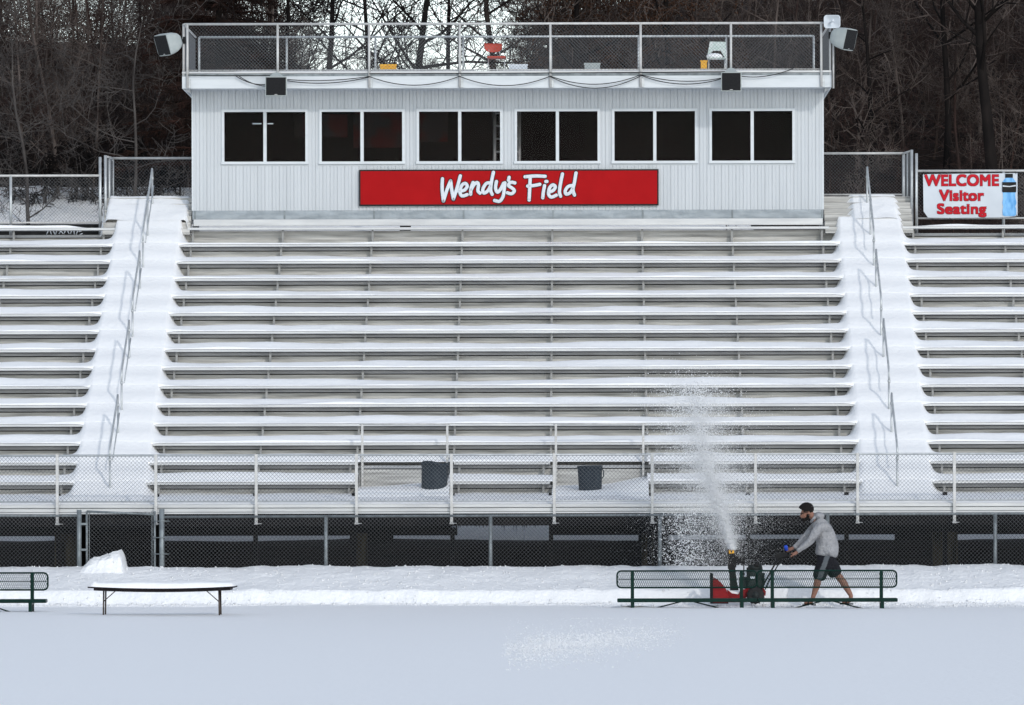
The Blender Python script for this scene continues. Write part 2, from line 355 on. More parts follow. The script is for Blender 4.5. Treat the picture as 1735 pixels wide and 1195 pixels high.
# steps at the top of each aisle and the landing beside the booth
for (a, b) in ((-9.64, -7.86), (5.07, 6.86)):
    st = MB()
    for j in range(6): st.box(a, b, 111.05+.2*j, 113.9, 7.26+.135*j, 7.26+.135*(j+1)-.012, .006)
    st.build('landing_steps', 'riser', stand)
# board behind the top bench under the booth
MB().box(-7.80, 5.03, 111.30, 111.36, 7.44, 7.575, .006).build('kick_board', 'alu', stand)

# benches
BG = 'aluminium bleacher benches of the grandstand'
def bench(k, x0, x1, brs, label, snowy):
    e = empty('bleacher_bench', ((x0+x1)/2, Yk(k)+.13, Fk(k)), label, 'bench', BG)
    y, z = Yk(k), Zk(k)
    s = MB()
    s.prismx([(y, z-.045), (y+.006, z-.052), (y+.02, z-.052), (y+.02, z-.02), (y+.23, z-.02), (y+.23, z-.052), (y+.25, z-.052), (y+.25, z-.004), (y+.246, z), (y+.006, z), (y, z-.006)], x0, x1)
    for xx in (x0, x1): s.box(xx-.004, xx+.004, y-.004, y+.254, z-.056, z+.003)
    s.build('seat', 'alu', e)
    for bx in brs:
        b = MB(); b.box(bx-.02, bx+.02, y+.10, y+.135, Fk(k), z-.022); b.box(bx-.02, bx+.02, y+.03, y+.24, z-.05, z-.022)
        b.prismx([(y+.135, Fk(k)), (y+.27, Fk(k)), (y+.27, Fk(k)+.2), (y+.135, z-.05)], bx-.006, bx+.006)
        b.build('bracket', 'bracket', e)
    return e
allb = [-7.80+1.829*i for i in range(8)]
for k in range(1, 16):
    n_ = ORD[k]
    rowd = ('row from the walkway' if k < 15 else 'and highest row')
    bench(k, XA, LEND, [-9.62, -11.45, -13.28], f'bench with snow cap in left block, {n_} {rowd}', 1)
    bench(k, REND, XB, [6.865, 8.69, 10.52], f'bench with snow cap in right block, {n_} {rowd}', 1)
    if k <= 2:
        w = 'lowest' if k == 1 else 'second lowest'
        bench(k, MS0, -4.12, allb[:2]+[-4.25], f'{w} bench of the middle block, left of both grey bins', 1)
        bench(k, -2.30, -.50, [-2.2, -.62], f'{w} short bench between the two open bays', 1)
        bench(k, 1.36, MS1, [1.45, 3.17, 5.0], f'{w} bench of the middle block, right of both grey bins', 1)
    elif k == 15:
        bench(k, -7.90, 5.14, allb, 'bare topmost bench directly under the white booth', 0)
    else:
        bench(k, MS0, MS1, allb, f'long snow-capped bench in the middle block, {n_} {rowd}', 1)

# snow on the rows and in the aisles: one sheet per tread
def aw(x):     # 1 in the aisles, 0 well inside the blocks
    d = max(LEND-x, min(x-MS0, MS1-x), x-REND)
    if d <= -.03: return 1
    return max(0, 1-(d+.03)/.33)**4.2
def inbay(x): return any(a < x < b for a, b in BAYS)
xs = sorted(set([round(q, 4) for q in frange(XA, XB, .05)]+[q for ab in BAYS for q in ab]))
sn = MB()
US = [0, .015, .05, .10, .17, .27, .4, .55, .7, .85, 1.0]
for k in range(1, 16):
    yf0 = 99.99 if k == 1 else Yk(k-1)-.012
    def zs(x, u, y):
        if k == 1:
            s_ = 1.80+.055*sstep(0, .08, u)+.15*u+.03*nz(x*.9, u*2)+.01*nz(x*5, u*6)
        else:
            blk = 1.0 if x < -9 or x > 6 else .0
            amp = .150-.0022*k+.055*nz(x*.22, k*1.7)+.03*nz(x*.7, k*2.3)+.012*nz(x*2.2, k*1.3)+.012*blk
            if k >= 14 and -8.4 < x < 5.6: amp = .04+.06*max(0, nz(x*.6, k*3.1)+.1)+(.06 if k == 14 else 0)
            if k == 13 and x < -3: amp -= .07*sstep(-3, -7, x)
            fr = max(.004, .03+.035*nz(x*.8, k*1.1))
            s_ = Zk(k-1)+fr*sstep(-.01, .02, u)*1.0+(amp-fr)*sstep(0, .42, u)-.02*sstep(.6, 1, u)
            if k == 3 and inbay(x): s_ = Zk(2)+.02+.11*sstep(0, .4, u)
            if u == 0: s_ = Zk(k-1)+.002
        a_ = max(1.83, z_aisle(y))+.02*nz(x*1.3, y*1.1, 2)+.022*math.sin((y-.2)/T_*2*math.pi)
        w_ = aw(x)
        if u <= .001: a_ = a_-.05 if k > 1 else 1.785; s_ = s_ if k > 1 else 1.785
        return s_*(1-w_)+a_*w_
    rows = []
    for u in US:
        row = []
        for x in xs:
            yf = 102.745 if (k == 3 and inbay(x)) else yf0
            y = yf+(Yk(k)+.272-yf)*u
            if k > 1 and u < .03 and aw(x) < .5: y += .012*nz(x*2.3, k)*(1 if u else 0)
            z = zs(x, u, y)
            if k >= 15 and (x < LEND+.02 or x > REND-.02): z -= .02
            row.append((x, y, z))
        rows.append(row)
    v = [p for r_ in rows for p in r_]; nx = len(xs); f = []
    for j in range(len(US)-1):
        for i in range(nx-1):
            xm = (xs[i]+xs[i+1])/2
            if k == 2 and inbay(xm): continue
            a = j*nx+i; f.append((a, a+1, a+nx+1, a+nx))
    sn.add(v, f, True)
for (a, b) in BAYS:
    def bz(x, y):
        t = (x-a)/(b-a)
        return (x, y, 1.88+.06*(y-101)+.15*sstep(100.95, 101.35, y)+.12*t**2*sstep(101.2, 102, y)+.03*nz(x*1.5, y)+.05*math.exp(-((t-1)/.25)**2)*sstep(101.2, 101.8, y))
    v, f = grid_mesh('b', frange(a-.02, b+.02, .05), frange(100.7, 102.74, .1), bz); sn.add(v, f, True)
# snow cap on the side blocks' top benches
for (a, b, amt) in ((-13.9, -9.9, .05), (6.7, XB, .025), (-9.9, -9.42, .02)):
    v, f = grid_mesh('c', frange(a, b, .05), [Yk(15)-.005, Yk(15)+.01, Yk(15)+.1, Yk(15)+.2, Yk(15)+.25, Yk(15)+.26],
        lambda x, y: (x, y, Zk(15)+.002+(amt+.03*nz(x*1.1, 7.7))*sstep(a, a+.6, x)*(1-sstep(b-.5, b, x))*(1 if Yk(15) < y < Yk(15)+.255 else 0)))
    sn.add(v, f, True)
# mounds on the upper aisles and landings
for (a, b) in ((-9.66, -7.87), (5.36, 6.80)):
    def tz(x, y):
        e_ = sstep(a-.02, a+(.10 if a < 0 else .34+.1*nz(y*3, 2)), x)*(1-sstep(b-(.1 if a < 0 else .3), b+.02, x))
        step = 7.26+.135*(min(5, max(0, math.floor((y-111.05)/.2)))+1)-.012
        z = min(z_aisle(y)+.03, 8.10)+.03*nz(x*1.2, y*1.5, 4)+.02*nz(x*4, y*4)
        low = min(z_aisle(y), 8.05)-.30
        return (x, y, low+(max(z, low)-low)*e_)
    v, f = grid_mesh('t', frange(a-.04, b+.04, .04), frange(111.2, 113.8, .04), tz); sn.add(v, f, True)
tag(sn.build('stand_snow', 'snow'), 'thick undisturbed snow lying over the rows and stair aisles', 'snow', kind='stuff')

# ---------------------------------------------------------------- chain link
def link_mesh(mb, x0, x1, z0, z1, Y, r=.0026, pitch=.0718, axis='x', n=3):
    """diagonal wires of a chain-link panel; axis x: in the plane Y, axis y: in the plane X=Y between y=x0..x1"""
    h = z1-z0; L = x1-x0; m = int((L+h)/pitch)+2
    for sgn in (1, -1):
        for i in range(-1, m+1):
            s0 = (x0-h+i*pitch) if sgn > 0 else (x0+i*pitch)
            # wire from (s0,z0) to (s0+sgn*h, z1)
            t0, t1 = 0.0, h
            if sgn > 0:
                t0 = max(0, x0-s0); t1 = min(h, x1-s0)
            else:
                t0 = max(0, s0-x1); t1 = min(h, s0-x0)
            if t1-t0 < .01: continue
            a = (s0+sgn*t0, z0+t0); b = (s0+sgn*t1, z0+t1); off = .003*sgn
            if axis == 'x': mb.tube([(a[0], Y+off, a[1]), (b[0], Y+off, b[1])], r, n, False, False)
            else: mb.tube([(Y+off, a[0], a[1]), (Y+off, b[0], b[1])], r, n, False, False)
def rpipe(a, b, r, m, name, parent, n=8): return MB().tube([a, b], r, n).build(name, m, parent)

# walkway fence on the front edge
wf = empty('walkway_fence', (0, 99.88, 1.4), 'waist-high chain-link fence with pale posts along the stand walkway', 'fence')
YW = 99.88
wposts = [-11.35]+[sx(p, YW) for p in (97, 264, 434, 604, 765, 939, 1105, 1280, 1453, 1617)]+[8.75, 10.6]
rpipe((XA, YW, 2.70), (XB, YW, 2.70), .021, 'galv', 'top_rail', wf)
rpipe((XA, YW, 1.855), (XB, YW, 1.855), .014, 'galv', 'bottom_rail', wf)
for x in wposts:
    p = MB(); p.box(x-.027, x+.027, YW-.032, YW+.022, 1.44, 2.72, .005); p.box(x-.035, x+.035, YW-.03, YW+.04, 1.43, 1.46); p.box(x-.02, x+.09, YW-.01, YW+.15, 1.44, 1.452)
    p.build('post', 'white_pipe', wf)
mb = MB(); link_mesh(mb, XA, XB, 1.85, 2.70, YW+.03, r=.0031); mb.build('chain_link_mesh', 'wire', wf)
# guard rails at the two open bays
for i, (a, b) in enumerate(((614, 758), (942, 1090))):
    Y = 102.66; x0, x1 = sx(a, Y), sx(b, Y)
    g = empty('guard_rail', ((x0+x1)/2, Y, 2.5), 'pale metal guard rail above the '+('open bay with the left grey bin' if i == 0 else 'open bay with the right grey bin'), 'railing', 'guard rails over the open bays')
    for x in (x0, x1): MB().box(x-.022, x+.022, Y-.02, Y+.02, 2.12, 3.29, .004).build('post', 'white_pipe', g)
    rpipe((x0-.05, Y, 3.295), (x1+.05, Y, 3.295), .018, 'white_pipe', 'top_rail', g)
# bins
for i, (a, b, zt, zb, tl) in enumerate(((713, 760, 783, 829, 3), (978.5, 1021, 789, 831, -1))):
    Y = 101.55; xc = (sx(a, Y)+sx(b, Y))/2; rr = (sx(b, Y)-sx(a, Y))/2
    e = empty('trash_bin', (xc, Y, 1.9), ('dark grey bin with a ragged rim, left of the two' if i == 0 else 'dark grey bin with a smooth flat rim, right of the two')+', half buried in snow', 'trash bin', 'bins on the walkway')
    zt_ = sz(zt, Y); m = Matrix.Translation((xc, Y, 2.3)) @ Matrix.Rotation(R(tl), 4, 'Y') @ Matrix.Translation((-xc, -Y, -2.3))
    bm = MB(); v = []; f = []; N = 28
    zs_ = [1.72, 1.80, 2.1, 2.35, zt_-.05, zt_-.045, zt_, zt_-.005, zt_-.03, 1.95]; rs_ = [.80, .86, .92, .96, .985, 1.02, 1.02, .96, .93, .8]
    for z, q in zip(zs_, rs_):
        for j in range(N):
            t = 2*math.pi*j/N; v.append(m @ Vector((xc+rr*q*math.cos(t), Y+rr*q*math.sin(t), z+(.022*math.sin(t*3+1) if i == 0 and z > zt_-.06 else 0))))
    for r_ in range(len(zs_)-1):
        for j in range(N): f.append((r_*N+j, r_*N+(j+1) % N, (r_+1)*N+(j+1) % N, (r_+1)*N+j))
    f.append(tuple(9*N+j for j in range(N)))
    bm.add(v, f, True); bm.build('barrel', 'bin', e)
    hb = MB(); hb.tube([(xc+rr*.9, Y-.1, zt_-.06), (xc+rr*1.08, Y-.1, zt_-.10), (xc+rr*1.08, Y-.1, zt_-.2), (xc+rr*.95, Y-.1, zt_-.24)], .012, 6); hb.build('handle', 'bin', e)

# aisle handrails
for side, XR in (('left', -8.68), ('right', 5.965)):
    for j, (ya, yb, extra) in enumerate(((101.55, 103.35, 0), (104.2, 106.0, 0), (106.8, 108.6, 0), (109.4, 111.85, 1))):
        e = empty('aisle_handrail', (XR, ya, z_aisle(ya)), f'{ORD[j+1]} steel handrail loop up the {side} snowy aisle', 'handrail', 'handrail loops down the stair aisles')
        za, zb = z_aisle(ya)+.74, z_aisle(yb)+.74
        tb = MB(); pts = [(XR, ya, za-.22), (XR, ya, za-.05), (XR, ya+.05, za+.01)]+[(XR, ya+(yb-ya)*t, za+(zb-za)*t) for t in (.1, .3, .5, .7, .9)]+[(XR, yb-.05, zb+.005), (XR, yb, zb-.05), (XR, yb, zb-.18)]
        tb.tube(pts, .021, 8); tb.build('top_bar', 'galv', e)
        off = .0
        for y, zt in ((ya, za-.2), (yb, zb-.16))+(((110.6, z_aisle(110.6)+.74),) if extra else ()):
            pb = MB(); pb.tube([(XR, y, z_aisle(y)-.35), (XR, y, zt)], .021, 8); pb.tube([(XR, y, zt-.05), (XR, y, zt+.0)], .029, 8); pb.build('post', 'galv', e)
        lb = MB(); lb.tube([(XR+.03, ya+.25, za-.22), (XR+.03, yb-.02, zb-.34)], .014, 6); lb.build('lower_bar', 'galv', e)

# ================================================================ TOP FENCES
def fence(name, label, parts, group=None):
    x0, Y, z0 = parts['base']; e = empty(name, (x0, Y, z0), label, 'fence', group)
    for (a, b, r) in parts.get('rails', []): rpipe(a, b, r, 'white_pipe' if r > .015 else 'galv', 'rail', e)
    for (x, y, za, zb) in parts.get('posts', []): rpipe((x, y, za), (x, y, zb), .03, 'galv', 'post', e)
    for a in parts['mesh']:
        mb = MB(); link_mesh(mb, *a[:5], **a[5]); mb.build('chain_link_mesh', 'wire', e)
    return e
Y = 111.75
fence('boundary_fence', 'chain-link fence behind the left block, snow and bare trees beyond it', dict(base=(-11.6, Y, 7.3),
    rails=[((XA, Y, 8.50), (-9.72, Y, 8.50), .026), ((XA, Y, 7.54), (-9.72, Y, 7.54), .02)], posts=[(-11.57, Y, 7.2, 8.5), (-13.4, Y, 7.2, 8.5), (-9.74, Y, 7.2, 8.88)],
    mesh=[(XA, -9.74, 7.52, 8.5, Y+.03, {})]), 'chain-link fences at the top of the stand')
fence('boundary_fence', 'chain-link fence behind the right block, carrying the white banner', dict(base=(9, Y, 7.3),
    rails=[((6.95, Y, 8.56), (XB, Y, 8.56), .026), ((6.95, Y, 7.59), (XB, Y, 7.59), .02)], posts=[(8.75, Y, 7.2, 8.55), (10.6, Y, 7.2, 8.55), (6.97, Y, 7.2, 8.92)],
    mesh=[(6.97, XB, 7.58, 8.56, Y+.03, {})]), 'chain-link fences at the top of the stand')
YB = 113.85
fence('landing_fence', 'chain-link corner fence around the left landing beside the booth', dict(base=(-8.8, YB, 8.0),
    rails=[((-9.66, YB, 8.98), (-7.84, YB, 8.98), .026), ((-9.66, YB, 8.17), (-7.84, YB, 8.17), .02), ((-9.64, 111.85, 8.9), (-9.66, YB, 8.98), .022)],
    posts=[(-9.64, 111.85, 7.3, 8.92), (-9.66, YB, 7.6, 9.0), (-9.645, 112.8, 7.5, 8.95)],
    mesh=[(-9.66, -7.84, 8.16, 8.98, YB+.03, {}), (111.85, YB, 7.75, 8.92, -9.655, dict(axis='y'))]), 'chain-link fences at the top of the stand')
fence('landing_fence', 'chain-link corner fence around the right landing beside the booth', dict(base=(6, YB, 8.0),
    rails=[((5.05, YB, 9.05), (6.83, YB, 9.05), .026), ((5.05, YB, 8.19), (6.83, YB, 8.19), .02), ((6.88, 111.85, 8.98), (6.83, YB, 9.05), .022)],
    posts=[(6.88, 111.85, 7.3, 9.0), (6.83, YB, 7.6, 9.07), (6.86, 112.8, 7.5, 9.0)],
    mesh=[(5.05, 6.83, 8.18, 9.05, YB+.03, {}), (111.85, YB, 7.75, 9.0, 6.86, dict(axis='y'))]), 'chain-link fences at the top of the stand')

# ---------------------------------------------------------------- text helper
def text_mesh(mb_objs, txt, x0, x1, z0, z1, Y, name, m, parent, bold=.03, ext=.003, shear=0.0):
    cu = bpy.data.curves.new('t', 'FONT'); cu.body = txt; cu.size = 1; cu.offset = bold; cu.extrude = .01; cu.shear = shear; cu.resolution_u = 6
    cu.space_character = 1.04
    ob = bpy.data.objects.new('t', cu); S.collection.objects.link(ob); bpy.context.view_layer.update()
    me = bpy.data.meshes.new_from_object(ob.evaluated_get(bpy.context.evaluated_depsgraph_get())); bpy.data.objects.remove(ob); bpy.data.curves.remove(cu)
    co = np.empty(len(me.vertices)*3, np.float32); me.vertices.foreach_get('co', co); co = co.reshape(-1, 3)
    mn, mx = co.min(0), co.max(0)
    o = np.empty_like(co); o[:, 0] = x0+(co[:, 0]-mn[0])/(mx[0]-mn[0])*(x1-x0); o[:, 2] = z0+(co[:, 1]-mn[1])/(mx[1]-mn[1])*(z1-z0); o[:, 1] = Y-co[:, 2]/.01*ext
    me.vertices.foreach_set('co', o.ravel()); me.update(); me.materials.clear()
    return link(name, me, parent, m)

# visitor banner
YS = 111.68
bn = empty('banner', P(1645, 371, YS), 'white welcome banner with red lettering and a drink bottle, tied to right fence', 'banner')
x0, x1, z0, z1 = sx(1565, YS), sx(1725, YS), sz(371, YS), sz(295, YS)
pl = MB(); pl.prism([(x0+.01, z0+.14), (x0+.10, z0+.01), (x0+.5, z0), (x1-.2, z0+.012), (x1, z0+.04), (x1, z1), (x0+.4, z1-.015), (x0, z1-.02)], YS, YS+.01); pl.build('panel', 'sign_white', bn)
def zz(p, q): return sx(1560+p/9.914, YS), sz(285+q/9.914, YS)     # position read from the enlarged crop
for txt, (a, b), (c, d) in (('WELCOME', (80, 310), (1315, 128)), ('Visitor', (325, 560), (1065, 385)), ('Seating', (292, 832), (1105, 615))):
    ax, az = zz(a, b); bx, bz_ = zz(c, d)
    for nm, m_, d_, y0_ in (('letter_outline', 'sign_dark', .0155, YS-.003), ('lettering', 'sign_red', .0085, YS-.010)):
        co_ = []; fc_ = []; nb = 0
        for q_, (ox, oz) in enumerate(((-1, -1), (1, -1), (-1, 1), (1, 1), (0, 0))):
            t_o = text_mesh(None, txt, ax+ox*d_, bx+ox*d_, az+oz*d_, bz_+oz*d_, y0_-.0011*q_, 'tmp', m_, None, 0.0, .0004); me_ = t_o.data
            co_ += [tuple(v_.co) for v_ in me_.vertices]; fc_ += [tuple(i_+nb for i_ in p_.vertices) for p_ in me_.polygons]; nb = len(co_); bpy.data.objects.remove(t_o)
        me_ = bpy.data.meshes.new(nm); me_.from_pydata(co_, [], fc_); me_.update(); link(nm, me_, bn, m_)
def poly(mb, pts, ya, yb): mb.prism([zz(*p) for p in pts][::-1], ya, yb)
bt = MB(); poly(bt, [(1437, 180), (1558, 180), (1612, 250), (1612, 415), (1598, 440), (1602, 520), (1618, 600), (1600, 660), (1614, 720), (1612, 800), (1580, 822), (1415, 822), (1385, 800), (1384, 720), (1396, 660), (1382, 600), (1396, 520), (1392, 440), (1380, 415), (1380, 250)], YS-.012, YS-.001); bt.build('bottle_picture', 'drink', bn)
bt = MB(); poly(bt, [(1430, 112), (1558, 112), (1558, 178), (1430, 178)], YS-.016, YS-.001); poly(bt, [(1378, 252), (1614, 252), (1614, 412), (1600, 424), (1392, 424), (1378, 412)], YS-.018, YS-.013); bt.build('bottle_label', 'black', bn)
bt = MB(); poly(bt, [(1385, 306), (1500, 318), (1606, 298), (1606, 322), (1500, 334), (1385, 328)], YS-.022, YS-.0185); bt.build('label_band', 'sign_white', bn)
tb = MB()
for (p, q) in ((70, 105), (850, 95), (1610, 100), (1620, 800), (500, 850)):
    ax, az = zz(p, q); tb.tube([(ax, YS-.02, az-.02), (ax-.01, YS+.05, az+.04)], .006, 5)
tb.build('cable_tie', 'black', bn)

# part of a black banner with white lettering, seen low behind the left top bench
YR = 112.4; rb = empty('rear_banner', P(70, 400, YR), 'black strip banner with white letters peeping under the left top bench', 'banner')
x0, x1 = sx(-40, YR), sx(182, YR)
MB().box(x0, x1, YR, YR+.02, sz(402, YR), sz(378, YR)).build('panel', 'black', rb)
wl = MB()
for k, (p, q, r_, s_) in enumerate([(80, 396, 84, 386), (85, 386, 88, 396), (90, 386, 94, 396), (95, 396, 98, 386), (101, 395, 105, 388), (104, 390, 108, 395), (109, 395, 112, 389), (115, 388, 118, 395), (120, 395, 123, 388), (124, 389, 128, 390), (126, 389, 127, 396), (130, 396, 133, 388), (134, 391, 139, 390), (136, 396, 141, 394)]):
    wl.tube([(sx(p, YR), YR-.004, sz(q, YR)), (sx(r_, YR), YR-.004, sz(s_, YR))], .012, 6)
wl.build('lettering', 'plastic_white', rb)

# ================================================================ PRESS BOX
YF = 111.5; BX0, BX1 = -7.835, 5.05; ZB, ZT = 7.763, 10.24
box = empty('press_box', (-1.4, 112.7, 7.5), 'long white ribbed-metal press booth with six dark double windows', 'press box')
WIN = []
for a, b in ((376, 522), (541, 686), (706, 852), (872, 1017), (1037, 1182), (1202, 1347)):
    WIN.append((sx(a+1, YF), sx(b+1, YF), sz(277.5, YF), sz(184.5, YF)))
wz0, wz1 = WIN[0][2], WIN[0][3]
gw = MB()
def grooved(x0, x1, z0, z1):
    g = .074; i0 = math.ceil((x0-BX0)/g); x = x0; 
    xs_ = []; i = i0
    while BX0+i*g < x1-.012:
        c = BX0+i*g
        if c > x0+.012: xs_.append(c)
        i += 1
    pts = [(x0, 0)]
    for j, c in enumerate(xs_):
        d = .013 if (round((c-BX0)/g) % 2 == 0) else .007
        pts += [(c-.009, 0), (c-.003, d), (c+.003, d), (c+.009, 0)]
    pts.append((x1, 0))
    for (a, da), (b, db) in zip(pts[:-1], pts[1:]):
        gw.add([(a, YF+da, z0), (b, YF+db, z0), (b, YF+db, z1), (a, YF+da, z1)], [(0, 1, 2, 3)])
ZS = wz0-.03; 
grooved(BX0, BX1, ZB, ZS-.004); grooved(BX0, BX1, wz1, ZT)
xe = [BX0]+[q for w in WIN for q in w[:2]]+[BX1]
for i in range(0, len(xe), 2): grooved(xe[i], xe[i+1], ZS, wz1-.0)
gw.box(BX0, BX1, YF+.002, YF+.012, ZS-.006, ZS+.002)
for (a, b, c, d) in WIN: gw.box(a, b, YF+.003, YF+.05, ZS, wz0)
# screws
for zrow in (ZT-.12, ZT-.34, ZS-.06, ZS-.42, ZB+.05):
    for i in range(0, 58):
        x = BX0+.11+i*.2225
        gw.box(x-.008, x+.008, YF-.006, YF, zrow-.008, zrow+.008)
gw.build('front_wall', 'wall', box)
# corner trims, other walls, floor and ceiling
cw = MB(); cw.box(BX0-.012, BX0+.02, YF-.008, YF+.05, ZB, ZT); cw.build('corner_trim', 'white_trim', box); cw = MB(); cw.box(BX1-.02, BX1+.012, YF-.008, YF+.05, ZB, ZT); cw.build('corner_trim', 'white_trim', box)
for (a, b) in ((BX0, BX0+.06), (BX1-.06, BX1)): ow = MB(); ow.box(a, b, YF+.06, 114.0, 7.58, ZT); ow.build('side_wall', 'wall', box)
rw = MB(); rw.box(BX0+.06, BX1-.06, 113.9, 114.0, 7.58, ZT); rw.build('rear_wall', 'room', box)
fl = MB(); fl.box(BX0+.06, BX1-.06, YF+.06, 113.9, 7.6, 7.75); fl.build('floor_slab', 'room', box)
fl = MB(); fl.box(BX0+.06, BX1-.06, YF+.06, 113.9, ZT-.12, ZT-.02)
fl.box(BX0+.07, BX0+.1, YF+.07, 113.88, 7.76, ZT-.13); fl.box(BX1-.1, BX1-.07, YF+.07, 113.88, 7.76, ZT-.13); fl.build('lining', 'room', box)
fs = MB(); fs.box(BX0, BX1, YF-.01, YF+.02, 7.585, ZB-.002)
fs.build('base_flashing', 'flashing', box)
for x in [-7.80+1.829*i for i in range(8)]:
    fj = MB(); fj.box(x+.0, x+.035, YF-.02, YF-.011, 7.585, ZB-.004); fj.build('flashing_joint', 'galv_dark', box)
for i, (a, b, c, d) in enumerate(WIN):
    t = .052; y0, y1 = YF-.035, YF+.05; w = MB(); xm = (a+b)/2
    w.box(a, b, y0, y1, d-t, d); w.box(a-.01, b+.01, y0-.01, y1, c, c+t); w.box(a, a+t, y0+.002, y1, c+t, d-t); w.box(b-t, b, y0+.002, y1, c+t, d-t)
    w.box(xm-.03, xm+.012, y0+.006, y1, c+t, d-t); w.box(xm+.012, xm+.035, y0+.02, y1, c+t, d-t)
    wo = w.build('window', 'white_trim', box)
    g = MB(); g.box(a+t, xm-.03, YF+.012, YF+.018, c+t, d-t); o = link('pane', g.mesh('pane'), None, 'glass'); o.parent = wo
    g = MB(); g.box(xm+.035, b-t, YF+.022, YF+.028, c+t, d-t); o = link('pane', g.mesh('pane'), None, 'glass'); o.parent = wo
    if i == 0:
        h = MB(); zt = sz(209, YF); h.box(xm-.25, xm-.07, y0+.0, YF+.01, zt-.006, zt+.012); h.box(xm+.05, xm+.17, y0+.03, YF+.02, zt-.006, zt+.012); o = link('latch', h.mesh('latch'), None, 'plastic_white'); o.parent = wo
# roof and fascia
YR0 = 110.7; RX0, RX1 = sx(310, YR0), sx(1410.5, YR0); zf0, zf1 = sz(149, YR0), sz(128.5, YR0)
rf = MB(); rf.box(RX0, RX1, YR0+.03, 114.35, zf1-.03, 10.53); rf.box(RX0+.02, RX1-.02, YR0+.03, 114.3, zf0+.03, zf0+.06)
rf.build('roof', 'white_trim', box)
fc = MB(); fc.box(RX0, RX1, YR0, YR0+.028, zf0, zf1, .003); fc.box(RX0+.04, RX1-.04, YR0-.006, YR0, zf1-.06, zf1-.052)
fc.box(RX0, RX0+.028, YR0+.03, 114.3, zf0, zf1); fc.box(RX1-.028, RX1, YR0+.03, 114.3, zf0, zf1)
for x in (-6.9, -5.1, -3.25, -1.4, .4, 2.2, 4.1): fc.box(x-.004, x+.004, YR0-.003, YR0, zf0+.005, zf1-.07)
fc.build('fascia', 'white_trim', box)
gt = MB(); gt.box(RX0+.03, RX1-.03, YR0+.01, YR0+.028, zf1+.002, 10.50); gt.build('gutter_strip', 'galv_dark', box)
MB().box(RX0-.0, RX1, YR0-.01, YR0+.06, 10.505, 10.545, .004).build('deck_edge', 'alu', box)
MB().prism([(BX0-.01, ZT-.1), (BX0-.14, zf0+.02), (BX0-.14, zf0+.05), (BX0-.01, zf0+.05)], YR0+.25, YR0+.9).build('eave_bracket', 'galv', box)
MB().prism([(BX1+.01, ZT-.1), (BX1+.01, zf0+.05), (BX1+.14, zf0+.05), (BX1+.14, zf0+.02)], YR0+.25, YR0+.9).build('eave_bracket', 'galv', box)
def rs(x, y): return (x, y, 10.532+(.035+.03*max(0, nz(x*.5, 3))+.02*nz(x*2, y*2))*sstep(YR0+.02, YR0+.1, y)*sstep(RX0, RX0+2.2, x)*(1-sstep(RX1-1.2, RX1-.2, x)))
v, f = grid_mesh('rs', frange(RX0+.02, RX1-.02, .08), [YR0+.02, YR0+.05, YR0+.1, YR0+.2, YR0+.6, 112, 113, 114.2], rs)
mb = MB(); mb.add(v, f, True); tag(mb.build('roof_snow', 'snow'), 'thin layer of snow on the flat roof of the booth', 'snow', kind='stuff')
# inside the booth: a ladder, plus red panels painted in for a faint window reflection
il = empty('ladder', P(845, 290, 113.2), 'aluminium ladder leaning inside the booth between the third and fourth windows', 'ladder')
for px_ in (839, 881):
    rpipe((sx(px_, 112.6), 112.6, 7.76), (sx(px_+0, 112.6), 112.9, 10.0), .036, 'white_pipe', 'rail', il)
for j in range(8):
    z = 7.95+.27*j; rpipe((sx(839, 112.6), 112.62+.035*j, z), (sx(881, 112.6), 112.62+.035*j, z), .022, 'white_pipe', 'rung', il)
wb = MB()
for (a, b, c, d) in ((500, 590, 193, 232), (600, 690, 188, 250), (705, 760, 188, 240)): wb.box(sx(a, 113.85), sx(b, 113.85), 113.82, 113.88, sz(d, 113.85), sz(c, 113.85), .01)
M['dim_red'] = mat('dim_red', (.10, .008, .008), .9, 0, (.05, .03, .03), (2.2, 1, 2.2), .42, .56)
tag(wb.build('reflection_panel', 'dim_red'), 'dim red painted boards on the back wall inside the booth', 'wall board')

